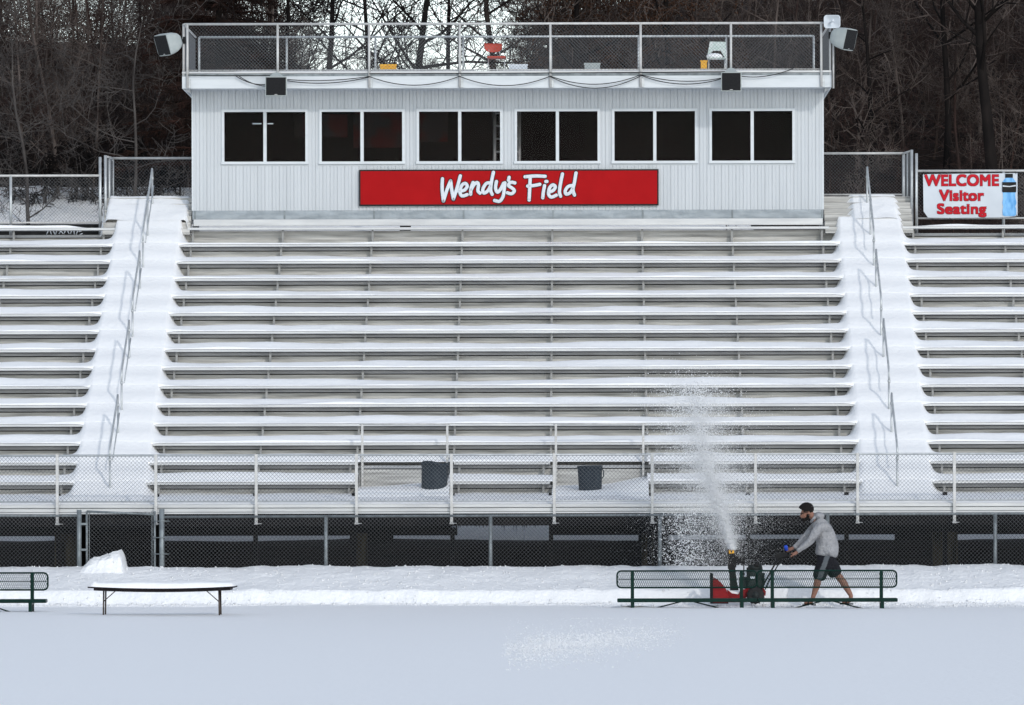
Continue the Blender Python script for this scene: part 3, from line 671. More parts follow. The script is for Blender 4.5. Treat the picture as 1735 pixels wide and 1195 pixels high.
# main sign
YG = YF-.075
sg = empty('field_sign', P(862, 348, YG), 'long red sign with white brush lettering on the booth front', 'sign')
x0, x1, z0, z1 = sx(609.5, YG), sx(1117, YG), sz(348.5, YG), sz(287, YG)
MB().box(x0, x1, YG, YG+.06, z0, z1, .004).build('frame', 'black', sg)
MB().box(x0+.03, x1-.03, YG-.006, YG-.001, z0+.03, z1-.03).build('panel', 'red', sg)
ST = [[(190, 142), (187, 250), (200, 375)], [(200, 375), (238, 255), (276, 163)], [(276, 163), (288, 262), (305, 355)], [(305, 355), (345, 232), (378, 112)],
 [(352, 268), (415, 264), (450, 222), (430, 190), (392, 212), (374, 280), (395, 322), (448, 308)],
 [(512, 182), (490, 240), (486, 303)], [(487, 265), (520, 205), (556, 182), (568, 212), (562, 268), (584, 292)],
 [(692, 186), (650, 192), (614, 250), (624, 292), (665, 270), (698, 212)], [(725, 75), (706, 170), (696, 258), (712, 305)],
 [(757, 172), (747, 238), (766, 284), (800, 252), (832, 190)], [(846, 186), (838, 258), (826, 328), (790, 378), (738, 370)], [(890, 128), (884, 158)],
 [(950, 186), (908, 180), (882, 212), (926, 244), (945, 272), (914, 300), (872, 290)],
 [(1058, 122), (1160, 114), (1268, 118)], [(1112, 130), (1106, 240), (1100, 365)], [(1085, 220), (1150, 214), (1212, 202)],
 [(1262, 216), (1250, 280), (1243, 342)], [(1276, 172), (1286, 172)],
 [(1306, 282), (1350, 268), (1376, 228), (1348, 208), (1314, 240), (1304, 305), (1332, 336), (1384, 316)],
 [(1450, 94), (1430, 190), (1418, 280), (1430, 326)],
 [(1562, 214), (1512, 224), (1480, 268), (1488, 305), (1530, 290), (1562, 240)], [(1592, 84), (1576, 180), (1560, 258), (1576, 314)]]
def strokes(rad, Y, th):
    mb = MB(); dy = 0
    for st_ in ST:
        pts = [(sx(720+p/6.196, YG), 0, sz(280+q/6.196, YG)) for p, q in st_]
        # smooth the stroke
        q = []
        for i in range(len(pts)-1):
            p0 = Vector(pts[max(0, i-1)]); p1 = Vector(pts[i]); p2 = Vector(pts[i+1]); p3 = Vector(pts[min(len(pts)-1, i+2)])
            for t in (0, .25, .5, .75): q.append(.5*((2*p1)+(p2-p0)*t+(2*p0-5*p1+4*p2-p3)*t*t+(3*p1-p0-3*p2+p3)*t**3))
        q.append(Vector(pts[-1])); m2 = MB(); m2.tube(q, rad, 12)
        for e_ in (q[0], q[-1]): m2.ball(e_, rad, 12, 8)
        mb.add([(x, Y+y/rad*th, z) for x, y, z in m2.v], m2.f, True)
    return mb
k_ = 1/6.196*YG/F
strokes(26*k_, YG-.008, .010).build('letter_outline', 'black', sg)
strokes(18.5*k_, YG-.017, .006).build('lettering', 'plastic_white', sg)

# roof fence
rfn = empty('roof_fence', (-1.4, YR0-.03, 10.2), 'chain-link guard fence around the booth roof', 'fence')
YP = YR0-.035; ztop = sz(40, YP)
ppx = [sx(p, YP) for p in (319, 472, 627, 780.5, 934, 1087, 1240, 1393)]
for x in ppx: 
    MB().tube([(x, YP, zf0+.01), (x, YP, ztop)], .026, 8).build('post', 'white_pipe', rfn)
    MB().box(x+.02, x+.07, YP, YP+.03, zf0+.01, zf1-.06).build('post_plate', 'galv', rfn)
rpipe((ppx[0]-.06, YP, ztop), (ppx[-1]+.05, YP, ztop), .025, 'white_pipe', 'top_rail', rfn)
rpipe((ppx[0], YP+.05, 10.57), (ppx[-1], YP+.05, 10.57), .014, 'white_pipe', 'bottom_rail', rfn)
YQ = 114.15; zq = sz(62, YQ)
for x in ppx: MB().tube([(x, YQ, 10.5), (x, YQ, zq)], .024, 8).build('rear_post', 'galv', rfn)
rpipe((ppx[0], YQ, zq), (ppx[-1], YQ, zq), .024, 'galv', 'rear_rail', rfn)
for x in (RX0+.03, RX1-.03):
    rpipe((x, YP+.06, zf0), (x, YP+.06, ztop), .024, 'white_pipe', 'side_post', rfn); rpipe((x, YP+.06, ztop), (x*.999, YQ, zq), .022, 'white_pipe', 'side_rail', rfn)
mb = MB(); link_mesh(mb, ppx[0], ppx[-1], 10.56, ztop, YP+.035, r=.0024); mb.build('chain_link_mesh', 'wire', rfn)
mb = MB(); link_mesh(mb, ppx[0], ppx[-1], 10.56, zq, YQ-.03, r=.0024); mb.build('chain_link_mesh', 'wire', rfn)
for x in (RX0+.03, RX1-.03): mb = MB(); link_mesh(mb, YP+.06, YQ, 10.55, ztop-.03, x, axis='y'); mb.build('chain_link_mesh', 'wire', rfn)

# cables along the fascia
cb = MB(); YC = YP-.045
def cat(a, b, sag, n=14, Y=YC): 
    return [(sx(a[0]+(b[0]-a[0])*t, Y), Y, sz(a[1]+(b[1]-a[1])*t+4*sag*t*(1-t), Y)) for t in [i/n for i in range(n+1)]]
for a, b, s_ in (((320, 126), (400, 127), .5), ((400, 127), (452, 142), 5), ((405, 127), (452, 145), 4), ((400, 127), (472, 126.5), .5), ((488, 134), (627, 129), 4), ((488, 136), (627, 130), 7), ((627, 129), (780, 129), 15),
                 ((780, 129), (934, 129), 16), ((934, 129), (1087, 127), 15), ((934, 130), (1087, 129), 20), ((1087, 127), (1224, 133), 8), ((1087, 128), (1224, 134), 12), ((1258, 130), (1345, 117), 6), ((627, 124.5), (1240, 122), .3)):
    cb.tube(cat(a, b, s_), .009, 5)
tag(cb.build('cable', 'black'), 'black cables draped in loops along the white roof edge', 'cable')

# wall speakers under the eave
for i, (pxa, pxb) in enumerate(((452, 486), (1224.5, 1256.5))):
    Ys = 110.25; e = empty('loudspeaker', P((pxa+pxb)/2, 160, Ys+.2), 'square black-fronted loudspeaker hung from the roof edge, '+('left one, above the first window' if i == 0 else 'right one, between the last two windows'), 'loudspeaker', 'loudspeakers on the booth')
    xa, xb, za, zb = sx(pxa, Ys), sx(pxb, Ys), sz(160.5 if i == 0 else 154, Ys), sz(130 if i == 0 else 124, Ys); xc = (xa+xb)/2
    c = MB(); c.box(xa-.015, xb+.015, Ys+.012, Ys+.07, za-.018, zb+.015, .006)
    c.add([(xa, Ys+.07, za), (xb, Ys+.07, za), (xb, Ys+.07, zb), (xa, Ys+.07, zb), (xa+.05, Ys+.36, za+.08), (xb-.05, Ys+.36, za+.08), (xb-.05, Ys+.36, zb-.02), (xa+.05, Ys+.36, zb-.02)], [(0, 1, 5, 4), (1, 2, 6, 5), (2, 3, 7, 6), (3, 0, 4, 7), (4, 5, 6, 7)])
    c.build('cabinet', 'speaker', e)
    MB().box(xa+.004, xb-.004, Ys, Ys+.011, za+.002, zb-.004).build('grille', 'grille', e)
    MB().box(xc-.03, xc+.03, Ys-.003, Ys, za+.012, za+.02).build('badge', 'steel', e)
    b = MB(); b.add([(xa+.05, Ys+.08, zb+.016), (xb-.05, Ys+.08, zb+.016), (xb-.1, Ys+.42, zb+.016), (xa+.1, Ys+.42, zb+.016), (xc-.05, Ys+.2, zb+.11), (xc+.05, Ys+.2, zb+.11), (xc+.05, Ys+.4, zb+.11), (xc-.05, Ys+.4, zb+.11)], [(0, 1, 5, 4), (1, 2, 6, 5), (2, 3, 7, 6), (3, 0, 4, 7), (4, 5, 6, 7), (0, 3, 2, 1)]); b.box(xc-.02, xc+.02, Ys+.3, Ys+.44, zb-.1, zb+.14)
    b.build('bracket', 'speaker', e)
# corner horn speakers
def horn(cx, cz, Yh, yaw, pitch, ax, az, label):
    e = empty('loudspeaker', (cx, Yh, cz), label, 'loudspeaker', 'loudspeakers on the booth')
    m = Matrix.Translation((cx, Yh, cz)) @ Matrix.Rotation(yaw, 4, 'Z') @ Matrix.Rotation(pitch, 4, 'X')
    w, h, d = .235, .22, .42
    v = []; f = []
    rings = [(0, 1, 1), (.1, 1, 1), (.22, .96, .92), (.33, .8, .74), (.40, .55, .5), (.43, .25, .22)]
    N = 20
    def ring(y, a, b, q):
        o_ = []
        for j in range(N):
            t = 2*math.pi*(j+.5)/N; ct, st_ = math.cos(t), math.sin(t); e_ = .25+.45*q
            o_.append(m @ Vector((a*math.copysign(abs(ct)**e_, ct), y, b*math.copysign(abs(st_)**e_, st_))))
        return o_
    for i, (y, a, b) in enumerate(rings): v += ring(y, w*a, h*b, i/5)
    for i in range(5):
        for j in range(N): f.append((i*N+j, i*N+(j+1) % N, (i+1)*N+(j+1) % N, (i+1)*N+j))
    f.append(tuple(5*N+j for j in range(N))); f.append(tuple(range(N-1, -1, -1)))
    c = MB(); c.add(v, f, False); c.build('cabinet', 'speaker', e)
    MB().box(-w+.022, w-.022, -.008, -.002, -h+.02, h-.02, 0, m).build('grille', 'grille', e)
    MB().box(-.03, .03, -.012, -.0085, -h+.03, -h+.042, 0, m).build('badge', 'steel', e)
    p = m @ Vector((0, .36, 0)); b = MB(); b.tube([p, (ax, YP+.1, az)], .03, 8); b.box(ax-.03, ax+.03, YP+.02, YP+.12, az-.07, az+.07); b.build('mount_arm', 'black', e)
horn(sx(277, 110.3), sz(76, 110.3), 110.25, R(-52), R(18), sx(314, 110.7), sz(67, 110.7), 'grey box loudspeaker jutting out at the left roof corner')
horn(sx(1442, 110.3), sz(69, 110.3), 110.25, R(58), R(14), sx(1408, 110.7), sz(61, 110.7), 'grey box loudspeaker jutting out at the right roof corner')
# dish
Yd = 110.5; de = empty('antenna_dish', P(1411, 150, Yd), 'white square dish antenna on a mast at the right roof corner', 'antenna')
bm = MB(); xa, xb, za, zb = sx(1397.5, Yd), sx(1425.5, Yd), sz(49, Yd), sz(26.5, Yd)
pts = []
for (cx, cz, a0) in ((xb-.06, zb-.06, 0), (xa+.06, zb-.06, 90), (xa+.06, za+.06, 180), (xb-.06, za+.06, 270)):
    for j in range(5): pts.append((cx+.06*math.cos(R(a0+j*22.5)), cz+.06*math.sin(R(a0+j*22.5))))
n = len(pts); cx, cz = (xa+xb)/2, (za+zb)/2
def sc(k, y): return [(cx+(x-cx)*k, y, cz+(z-cz)*k) for x, z in pts]
v = sc(1, Yd)+sc(.93, Yd-.004)+sc(.86, Yd+.02)+sc(.3, Yd+.05)+sc(.3, Yd+.09)+sc(.9, Yd+.06)+sc(1, Yd+.02); f = []
for i in range(6):
    for j in range(n): f.append((i*n+j, i*n+(j+1) % n, (i+1)*n+(j+1) % n, (i+1)*n+j))
for j in range(n): f.append((6*n+j, 6*n+(j+1) % n, (j+1) % n, j))
f.append(tuple(3*n+j for j in range(n))); bm.add(v, f, True); bm.build('reflector', 'plastic_white', de)
fd = MB(); fd.tube([(cx-.04, Yd+.04, cz-.02), (cx-.01, Yd-.10, cz)], .02, 8); fd.ball((cx+.01, Yd-.11, cz+.01), .035); fd.build('feed', 'plastic_white', de)
mm = MB(); xm = sx(1413.5, Yd+.12); mm.tube([(xm, Yd+.12, sz(150, Yd)), (xm, Yd+.12, sz(36, Yd))], .02, 8); mm.build('mast', 'white_pipe', de)
mm = MB(); mm.tube([(xm+.03, Yd+.1, sz(146, Yd)), (xm+.05, Yd+.1, sz(110, Yd)), (xm+.02, Yd+.1, sz(70, Yd)), (cx, Yd+.1, cz)], .008, 5); mm.build('lead', 'black', de)

# things on the roof
Yo = 112.6; zr = 10.54
e = empty('chair', (sx(842, Yo), Yo, zr), 'orange plastic chair standing on the booth roof', 'chair', 'seats on the booth roof')
xa, xb = sx(821.5, Yo), sx(852.5, Yo)
bk = MB(); N = 9; v = []
for th in (0, .012):
    for (zz_, fr) in ((sz(72.5, Yo), .96), (sz(76, Yo), 1.0), (sz(82, Yo), .95), (sz(86, Yo), .72), (sz(87.5, Yo), .35)):
        for j in range(N):
            t = j/(N-1)*2-1; v.append(((xa+xb)/2+t*fr*(xb-xa)/2, Yo+.16+th-.04*t*t, zz_))
f = []
for s_ in (0, 1):
    o_ = s_*5*N
    for i in range(4):
        for j in range(N-1): f.append((o_+i*N+j, o_+i*N+j+1, o_+(i+1)*N+j+1, o_+(i+1)*N+j))
ring_ = [j for j in range(N)]+[i*N+N-1 for i in range(1, 5)]+[4*N+j for j in range(N-2, -1, -1)]+[i*N for i in range(3, 0, -1)]
for a, b in zip(ring_, ring_[1:]+ring_[:1]): f.append((a, b, b+5*N, a+5*N))
bk.add(v, f, True); bk.build('backrest', 'orange', e)
xs0, xs1 = sx(827, Yo), sx(858, Yo); zs_ = sz(98.5, Yo); MB().box(xs0, xs1, Yo-.25, Yo+.16, zs_-.012, zs_+.025, .01).build('seat', 'orange', e)
for (x, y, xx) in ((xs0+.03, Yo-.2, -.03), (xs1-.03, Yo-.2, .04), (xs0+.03, Yo+.12, -.03), (xs1-.03, Yo+.12, .04)):
    MB().tube([(x, y, zs_-.015), (x+xx, y, zr)], .011, 6).build('leg', 'steel', e)
sp_ = MB()
for x in (xs0+.06, xs1-.1): sp_.tube([(x, Yo+.12, zs_), (x-.04, Yo+.17, zs_+.25)], .011, 6)
sp_.build('back_frame', 'steel', e)
sc_ = MB(); sc_.ball(((xs0+xs1)/2-.01, Yo-.1, zr+.05), .16, 14, 8, (1, .8, .55)); tag(sc_.build('snow_heap', 'snow'), 'small heap of snow under the orange roof chair', 'snow heap')
e = empty('chair', (sx(1216, Yo), Yo, zr), 'pale green folding chair with snow on its seat, right end of the roof', 'chair', 'seats on the booth roof')
xa, xb = sx(1202, Yo), sx(1231, Yo)
b_ = MB(); b_.prism([(xa-.03, sz(98, Yo)), (xa+.02, sz(93, Yo)), (xa+.10, sz(86, Yo)), (xb-.1, sz(86, Yo)), (xb-.02, sz(97, Yo)), (xb+.01, sz(97, Yo)), (xb+.005, sz(71, Yo)), (xa+.03, sz(70.5, Yo)), (xa+.01, sz(80, Yo))][::-1], Yo+.1, Yo+.12); b_.build('backrest', 'pale_green', e)
b_ = MB(); b_.box(xa-.03, xb, Yo-.25, Yo+.1, sz(101.5, Yo), sz(99.5, Yo), .006); b_.build('seat', 'pale_green', e)
for x, y in ((xa, Yo-.22), (xb-.02, Yo-.22), (xa, Yo+.1), (xb-.02, Yo+.1)): MB().tube([(x, y, sz(100, Yo)), (x, y, zr)], .012, 6).build('leg', 'steel', e)
MB().ball((xa+.12, Yo-.1, sz(97, Yo)), .16, 14, 8, (1.05, .9, .42)).build('snow_cap', 'snow', e)
def crate(a, b, top, m, label, Yo=112.3, name='crate'):
    e = empty(name, (sx((a+b)/2, Yo), Yo, zr), label, 'crate', 'crates on the booth roof')
    x0, x1, z1 = sx(a, Yo), sx(b, Yo), sz(top, Yo); c = MB()
    c.box(x0, x1, Yo-.12, Yo-.10, zr, z1); c.box(x0, x1, Yo+.13, Yo+.15, zr, z1); c.box(x0, x0+.02, Yo-.10, Yo+.13, zr, z1); c.box(x1-.02, x1, Yo-.10, Yo+.13, zr, z1); c.box(x0+.02, x1-.02, Yo-.1, Yo+.13, zr, zr+.02)
    c.box(x0-.012, x1+.012, Yo-.132, Yo-.121, z1-.035, z1+.004); c.build('crate_body', m, e)
crate(646, 673, 109.5, 'yellow', 'yellow plastic crate on the roof, left of the orange chair')
crate(1189, 1199, 104, 'yellow', 'low yellow crate on the roof beside the pale green chair')
crate(864, 895, 110, 'plastic_white', 'low white crate on the roof, just right of the orange chair')
crate(992, 1018, 108, 'speaker', 'grey crate on the middle of the roof beside a fence post')

# ================================================================ FIELD FENCE AND GATE
YFF = 99.6
ff = empty('field_fence', (0, YFF, .5), 'chain-link fence with grey posts at the foot of the stand', 'fence')
for px_ in (274, 552, 831, 1118, 1402, 1686): rpipe((sx(px_, YFF), YFF, .2), (sx(px_, YFF), YFF, 1.60 if px_ != 274 else 1.72), .036 if px_ != 274 else .05, 'galv_dark', 'post', ff, 10)
rpipe((sx(274, YFF), YFF, 1.575), (XB, YFF, 1.61), .024, 'galv_dark', 'top_rail', ff)
for px_ in (-150, 134): rpipe((sx(px_, YFF), YFF, .2), (sx(px_, YFF), YFF, 1.71 if px_ > 0 else 1.6), .045, 'galv_dark', 'post', ff, 10)
rpipe((XA, YFF, 1.60), (sx(134, YFF), YFF, 1.60), .024, 'galv_dark', 'top_rail', ff)
mb = MB(); link_mesh(mb, sx(274, YFF), XB, .35, 1.63, YFF-.035, r=.0026); mb.build('chain_link_mesh', 'wire', ff); mb = MB(); link_mesh(mb, XA, sx(134, YFF), .35, 1.63, YFF-.035, r=.0026)
mb.build('chain_link_mesh', 'wire', ff)
for z in (.9, 1.2, 1.5):
    t_ = MB(); t_.tube([(sx(270, YFF)-.12, YFF-.05, z), (sx(278, YFF)+.1, YFF-.05, z)], .008, 5); t_.build('tension_band', 'galv_dark', ff)
gate_mesh_r = .0024
gt = empty('fence_gate', (sx(205, YFF), YFF, .5), 'chain-link gate between two posts behind the block of snow', 'gate')
ga, gb = sx(147, YFF), sx(262, YFF)
g_ = MB(); 
for x in (ga, gb, ga+.045, gb-.05): g_.tube([(x, YFF, .35), (x, YFF, 1.68)], .022 if x in (ga, gb) else .008, 8)
g_.tube([(ga, YFF, 1.68), (gb, YFF, 1.62)], .022, 8); g_.build('gate_frame', 'galv_dark', gt)
mb = MB(); link_mesh(mb, ga, gb, .35, 1.66, YFF-.02, r=.0026); mb.build('chain_link_mesh', 'wire', gt)
for z in (.98, 1.45): h_ = MB(); h_.box(sx(134, YFF)+.03, ga, YFF-.03, YFF+.0, z-.02, z+.02, .004); h_.build('hinge', 'galv_dark', gt)
# icicles
ic = MB()
for i in range(26):
    x = random.uniform(-2.35, -.6); l = random.choice([.04, .06, .09, .12, .2, .32]) if x > -1.8 else random.uniform(.03, .1)
    ic.tube([(x, 100.12, 1.41), (x+.004, 100.12, 1.41-l*.6), (x+.002, 100.12, 1.41-l)], [.012, .008, .001], 6)
tag(ic.build('icicles', 'ice'), 'row of icicles hanging under the middle of the walkway edge', 'icicles', kind='stuff')

# ================================================================ BENCHES AND TABLE
def park_bench(xc, Yb, label, L=2.44, back=.64, seat=.165, near=True):
    e = empty('team_bench', (xc, Yb, 0), label, 'bench', 'green mesh-backed benches on the sideline')
    x0, x1 = xc-L/2+.003, xc+L/2-.003; zb0, zb1 = back-.29, back
    fr = MB(); r = .016; c = .07; y = Yb
    pts = []
    for (cx, cz, a0) in ((x1-c, zb1-c, 0), (x0+c, zb1-c, 90), (x0+c, zb0+c, 180), (x1-c, zb0+c, 270)):
        for j in range(4): pts.append((cx+c*math.cos(R(a0+j*30)), y, cz+c*math.sin(R(a0+j*30))))
    pts.append(pts[0]); fr.tube(pts, r, 8); fr.tube([(x0+.02, y, (zb0+zb1)/2), (x1-.02, y, (zb0+zb1)/2)], .007, 6)
    fr.build('back_frame', 'green', e)
    m_ = MB(); p = .034; h = zb1-zb0-.03
    k = int((x1-x0)/p)
    for i in range(k+1):      # expanded metal: zigzag strands
        xx = x0+.02+i*(x1-x0-.04)/k
        zz_ = [zb0+.015+h*j/6 for j in range(7)]
        for sg_ in (1, -1):
            m_.tube([(min(x1, max(x0, xx+sg_*(p/2 if j % 2 else 0))), y+.002*sg_, q) for j, q in enumerate(zz_)], .0042, 4, False, False)
    m_.build('back_mesh', 'green', e)
    s_ = MB(); s_.box(x0, x1, Yb-.34, Yb-.04, seat-.065, seat, .014); s_.build('seat', 'green', e)
    for sg_ in (-1, 1):
        lx = xc+sg_*(L/2-.27)
        p_ = MB(); p_.box(lx-.03, lx+.03, Yb-.02, Yb+.04, -.25, zb1-.01, .004); p_.box(lx-.028, lx+.028, Yb-.3, Yb-.02, seat-.09, seat-.052); p_.build('upright', 'green', e)
        b_ = MB(); b_.box(lx-.03, lx+.03, Yb-.36, Yb-.30, -.25, seat-.052, .004); b_.build('leg', 'green', e)
        b_ = MB(); b_.tube([(lx-sg_*.85, Yb-.2, seat-.055), (lx-sg_*.3, Yb-.1, -.03), (lx-sg_*.05, Yb-.05, -.14)], .013, 6); b_.build('brace', 'green', e)
    return e
Yb = 95.15
park_bench(sx(1163.5, Yb), Yb, 'green bench in front of the snow blower, left of the joined pair')
park_bench(sx(1400.5, Yb), Yb, 'green bench in front of the man, right of the joined pair')
Yb = 93.3
park_bench(sx(81, Yb)-1.22, Yb, 'green bench cut off by the left edge of the picture', back=sz(969, Yb), seat=sz(1013, Yb))
# folding table
Yt = 90.2; te = empty('folding_table', (sx(272, Yt), Yt, 0), 'dark folding table sagging under a layer of snow', 'table')
xa, xb = sx(148, Yt), sx(397, Yt); zt = sz(993.5, Yt); L = xb-xa
def sag(t): return -.035*(1-(2*t-1)**2)
tp = MB(); nseg = 24; v = []; f = []
sec = [(-.38, -.012), (-.38, .012), (.38, .012), (.38, -.012)]
for i in range(nseg+1):
    t = i/nseg
    for (y, z) in sec: v.append((xa+L*t, Yt+.38+y, zt+z+sag(t)))
for i in range(nseg):
    for j in range(4): f.append((i*4+j, i*4+(j+1) % 4, (i+1)*4+(j+1) % 4, (i+1)*4+j))
f += [(3, 2, 1, 0), tuple(nseg*4+j for j in range(4))]; tp.add(v, f); tp.build('tabletop', 'table', te)
ap = MB(); v = []; f = []
for i in range(nseg+1):
    t = .04+.93*i/nseg
    for (y, z) in [(-.35, -.05), (-.35, -.013), (.35, -.013), (.35, -.05)]: v.append((xa+L*t, Yt+.38+y, zt+z+sag(t)))
for i in range(nseg):
    for j in range(4): f.append((i*4+j, i*4+(j+1) % 4, (i+1)*4+(j+1) % 4, (i+1)*4+j))
f += [(3, 2, 1, 0), tuple(nseg*4+j for j in range(4))]; ap.add(v, f); ap.build('apron', 'table', te)
for px_, s_ in ((174, 1), (369.5, -1)):
    x = sx(px_, Yt)
    for y in (Yt+.16, Yt+.56): MB().tube([(x, y, zt-.05), (x-.01*s_, y, -.2)], .014, 8).build('leg', 'table_leg', te)
    MB().tube([(x, Yt+.16, -.12), (x, Yt+.56, -.12)], .01, 6).build('leg_spreader', 'table_leg', te)
    b_ = MB()
    for y in (Yt+.08,): b_.tube([(x, y, zt-.24), (x+s_*.21, y, zt-.055)], .009, 6)
    b_.build('brace', 'table_leg', te)
def tsn(x, y):
    t = (x-xa)/L; u = (y-Yt)/.76
    e_ = sstep(0, .05, t)*(1-sstep(.975, 1.0, t))*sstep(0, .05, u)*(1-sstep(.95, 1, u))
    return (x, y, zt+.012+sag(t)+e_*(.05+.035*math.sin(math.pi*t)+.05*math.sin(math.pi*min(1, u*1.2))*.6+.015*nz(x*2, y*3)+(.03 if t < .06 else 0)*e_))
v, f = grid_mesh('ts', frange(xa, xb, .03), frange(Yt, Yt+.76, .03), tsn); mb = MB(); mb.add(v, f, True)
tag(mb.build('table_snow', 'snow'), 'pillow of snow lying on the folding table', 'snow', kind='stuff')

# ================================================================ SNOW BLOWER
YN = 96.5
def Q(px, py, d=0.0): return (sx(px, YN+d), YN+d, sz(py, YN+d))
bl = empty('snow_blower', Q(1265, 1024), 'red walk-behind snow blower with black chute throwing snow', 'snow blower')
def side(mbx, pts, d0, d1): mbx.prism([(sx(p, YN), sz(q, YN)) for p, q in pts][::-1], YN+d0, YN+d1)
h = MB()
arc = [(1206, 975), (1207, 981), (1216, 984), (1224, 991), (1230, 1000), (1232, 1008), (1232, 1021), (1206, 1021)]
side(h, arc, -.32, -.305); side(h, arc, .305, .32)
# curved housing shell between the cheeks
sh = [(1207, 978), (1216, 983), (1224, 991), (1230, 1000), (1233, 1010), (1233, 1020)]
for (a, b), (c, d) in zip(sh[:-1], sh[1:]):
    side(h, [(a, b), (c, d), (c-1.5, d+1), (a-1, b+1.6)], -.304, .304)
h.build('auger_housing', 'blower_red', bl)
k = MB(); side(k, [(1203.5, 972), (1206, 972), (1206, 1022), (1203.5, 1022)], -.33, .33-.0); 
k2 = MB()
for d in (-.325, .312): side(k2, [(1203.2, 973), (1207, 973), (1207, 1022), (1203.2, 1022)], d, d+.012)
side(k2, [(1203.2, 971), (1207.5, 972.5), (1207, 975), (1203.2, 974)], -.312, .312); side(k2, [(1203, 1020), (1233, 1020.5), (1233, 1023), (1203, 1023)], -.303, .303)
k2.build('housing_edge', 'black', bl)
au = MB()
for i in range(40):
    t = i/40*6*math.pi; t2 = (i+1)/40*6*math.pi; x0_, y0_ = -.29+.58*i/40, 0
    cx, cz = sx(1216, YN), sz(1006, YN)
    au.tube([(cx+.11*math.cos(t), YN-.29+.58*i/40, cz+.11*math.sin(t)), (cx+.11*math.cos(t2), YN-.29+.58*(i+1)/40, cz+.11*math.sin(t2))], .014, 5)
au.tube([(cx, YN-.3, cz), (cx, YN+.3, cz)], .02, 8); au.build('auger', 'blower_red', bl)
b_ = MB(); side(b_, [(1232, 1000), (1240, 1006), (1250, 1008), (1255, 1000), (1262, 999), (1264, 1006), (1262, 1021), (1233, 1021)], -.16, .16); b_.build('gear_frame', 'blower_red', bl)
b_ = MB(); side(b_, [(1232, 1000), (1246, 1003), (1252, 1005), (1250, 1007), (1240, 1006)], -.12, .12); b_.build('snow_clod', 'snow', bl)
b_ = MB(); side(b_, [(1262, 998), (1293, 997), (1297, 1003), (1296, 1010), (1262, 1012)], -.15, .15); b_.build('engine_cover', 'blower_red', bl)
# chute: bent channel
c_ = MB()
def ringc(px, py, w, tilt=0): 
    x, y, z = Q(px, py); return [(x-w, y-.07, z), (x+w, y-.07, z-.0+tilt), (x+w, y+.07, z+tilt), (x-w, y+.07, z)]
rg = [ringc(1244, 1001, .075), ringc(1242, 985, .062), ringc(1240, 965, .058), ringc(1239.5, 952, .06), ringc(1239, 946, .062), ringc(1238, 931, .055, .0)]
v = [p for r_ in rg for p in r_]; f = []
for i in range(5):
    for j in range(4): f.append((i*4+j, i*4+(j+1) % 4, (i+1)*4+(j+1) % 4, (i+1)*4+j))
c_.add(v, f); c_.build('chute', 'black', bl)
c_ = MB(); side(c_, [(1233, 957), (1247, 955), (1247, 962), (1233, 965)], -.085, .085); side(c_, [(1236, 943), (1248, 944), (1262, 946), (1262, 951), (1256, 955), (1247, 956), (1240, 950)], -.05, .05); c_.build('deflector_bracket', 'black', bl)
c_ = MB(); side(c_, [(1234.3, 932.5), (1243.2, 932.2), (1243.6, 938), (1234.8, 938.6)], -.078, -.072); c_.build('warning_label', 'yellow', bl)
c_ = MB(); side(c_, [(1237.4, 934), (1240.5, 933.6), (1239.6, 937.2), (1238.2, 937.3)], -.081, -.0785); c_.build('label_mark', 'black', bl)
e_ = MB(); e_.box(sx(1265, YN), sx(1291, YN), YN-.17, YN+.17, sz(998, YN), sz(966, YN), .03)
e_.tube([(sx(1279, YN), YN, sz(968, YN)), (sx(1279, YN), YN, sz(957.5, YN))], [.145, .12], 18); e_.box(sx(1252, YN), sx(1266, YN), YN-.1, YN+.1, sz(998, YN), sz(978, YN), .015)
e_.tube([(sx(1291, YN), YN, sz(982, YN)), (sx(1295, YN), YN, sz(982, YN))], .11, 16)
e_.build('engine', 'engine', bl)
e_ = MB(); e_.box(sx(1264, YN), sx(1270, YN), YN-.19, YN-.171, sz(985, YN), sz(962, YN), .006); e_.ball((sx(1281, YN), YN-.10, sz(958, YN)), .05); e_.build('fuel_cap', 'black', bl)
e_ = MB(); e_.box(sx(1270.5, YN), sx(1278, YN), YN-.176, YN-.171, sz(981.5, YN), sz(977.5, YN)); e_.build('engine_decal', 'plastic_white', bl)
for d in (-.24, .24):
    w_ = MB(); cx, cz, rr = sx(1279, YN), sz(1009, YN), .15
    for q in (0,):
        w_.tube([(cx, YN+d-.06, cz), (cx, YN+d-.045, cz), (cx, YN+d+.045, cz), (cx, YN+d+.06, cz)], [rr-.03, rr, rr, rr-.03], 24)
    for j in range(14):
        t = 2*math.pi*j/14; w_.box(-.012, .012, -.05, .05, rr-.008, rr+.012, 0, Matrix.Translation((cx, YN+d, cz)) @ Matrix.Rotation(t, 4, 'Y'))
    wo = w_.build('wheel', 'rubber', bl)
    r_ = MB(); r_.tube([(cx, YN+d-.066, cz), (cx, YN+d+.066, cz)], .07, 14); ro = link('rim', r_.mesh('rim'), None, 'engine'); ro.parent = wo; ro.matrix_parent_inverse = Matrix.Translation(-bl.location) if False else Matrix.Identity(4)
hb = MB()
for d in (-.24, .24):
    hb.tube([Q(1289, 1000, d), Q(1297, 985, d), Q(1312, 958, d), Q(1318, 948, d), Q(1326, 943.5, d), Q(1341, 942, d)], .016, 8); hb.tube([Q(1296, 1000, d), Q(1304, 982, d), Q(1317, 960, d), Q(1325, 947, d)], .012, 6)
hb.tube([Q(1305, 970, -.24), Q(1305, 970, .24)], .012, 6); hb.build('handlebar', 'black', bl)
cp = MB(); side(cp, [(1311, 941), (1322, 936.5), (1334, 938.5), (1333, 946), (1322, 949), (1314, 951)], -.2, .2); cp.build('control_panel', 'black', bl)
cp = MB()
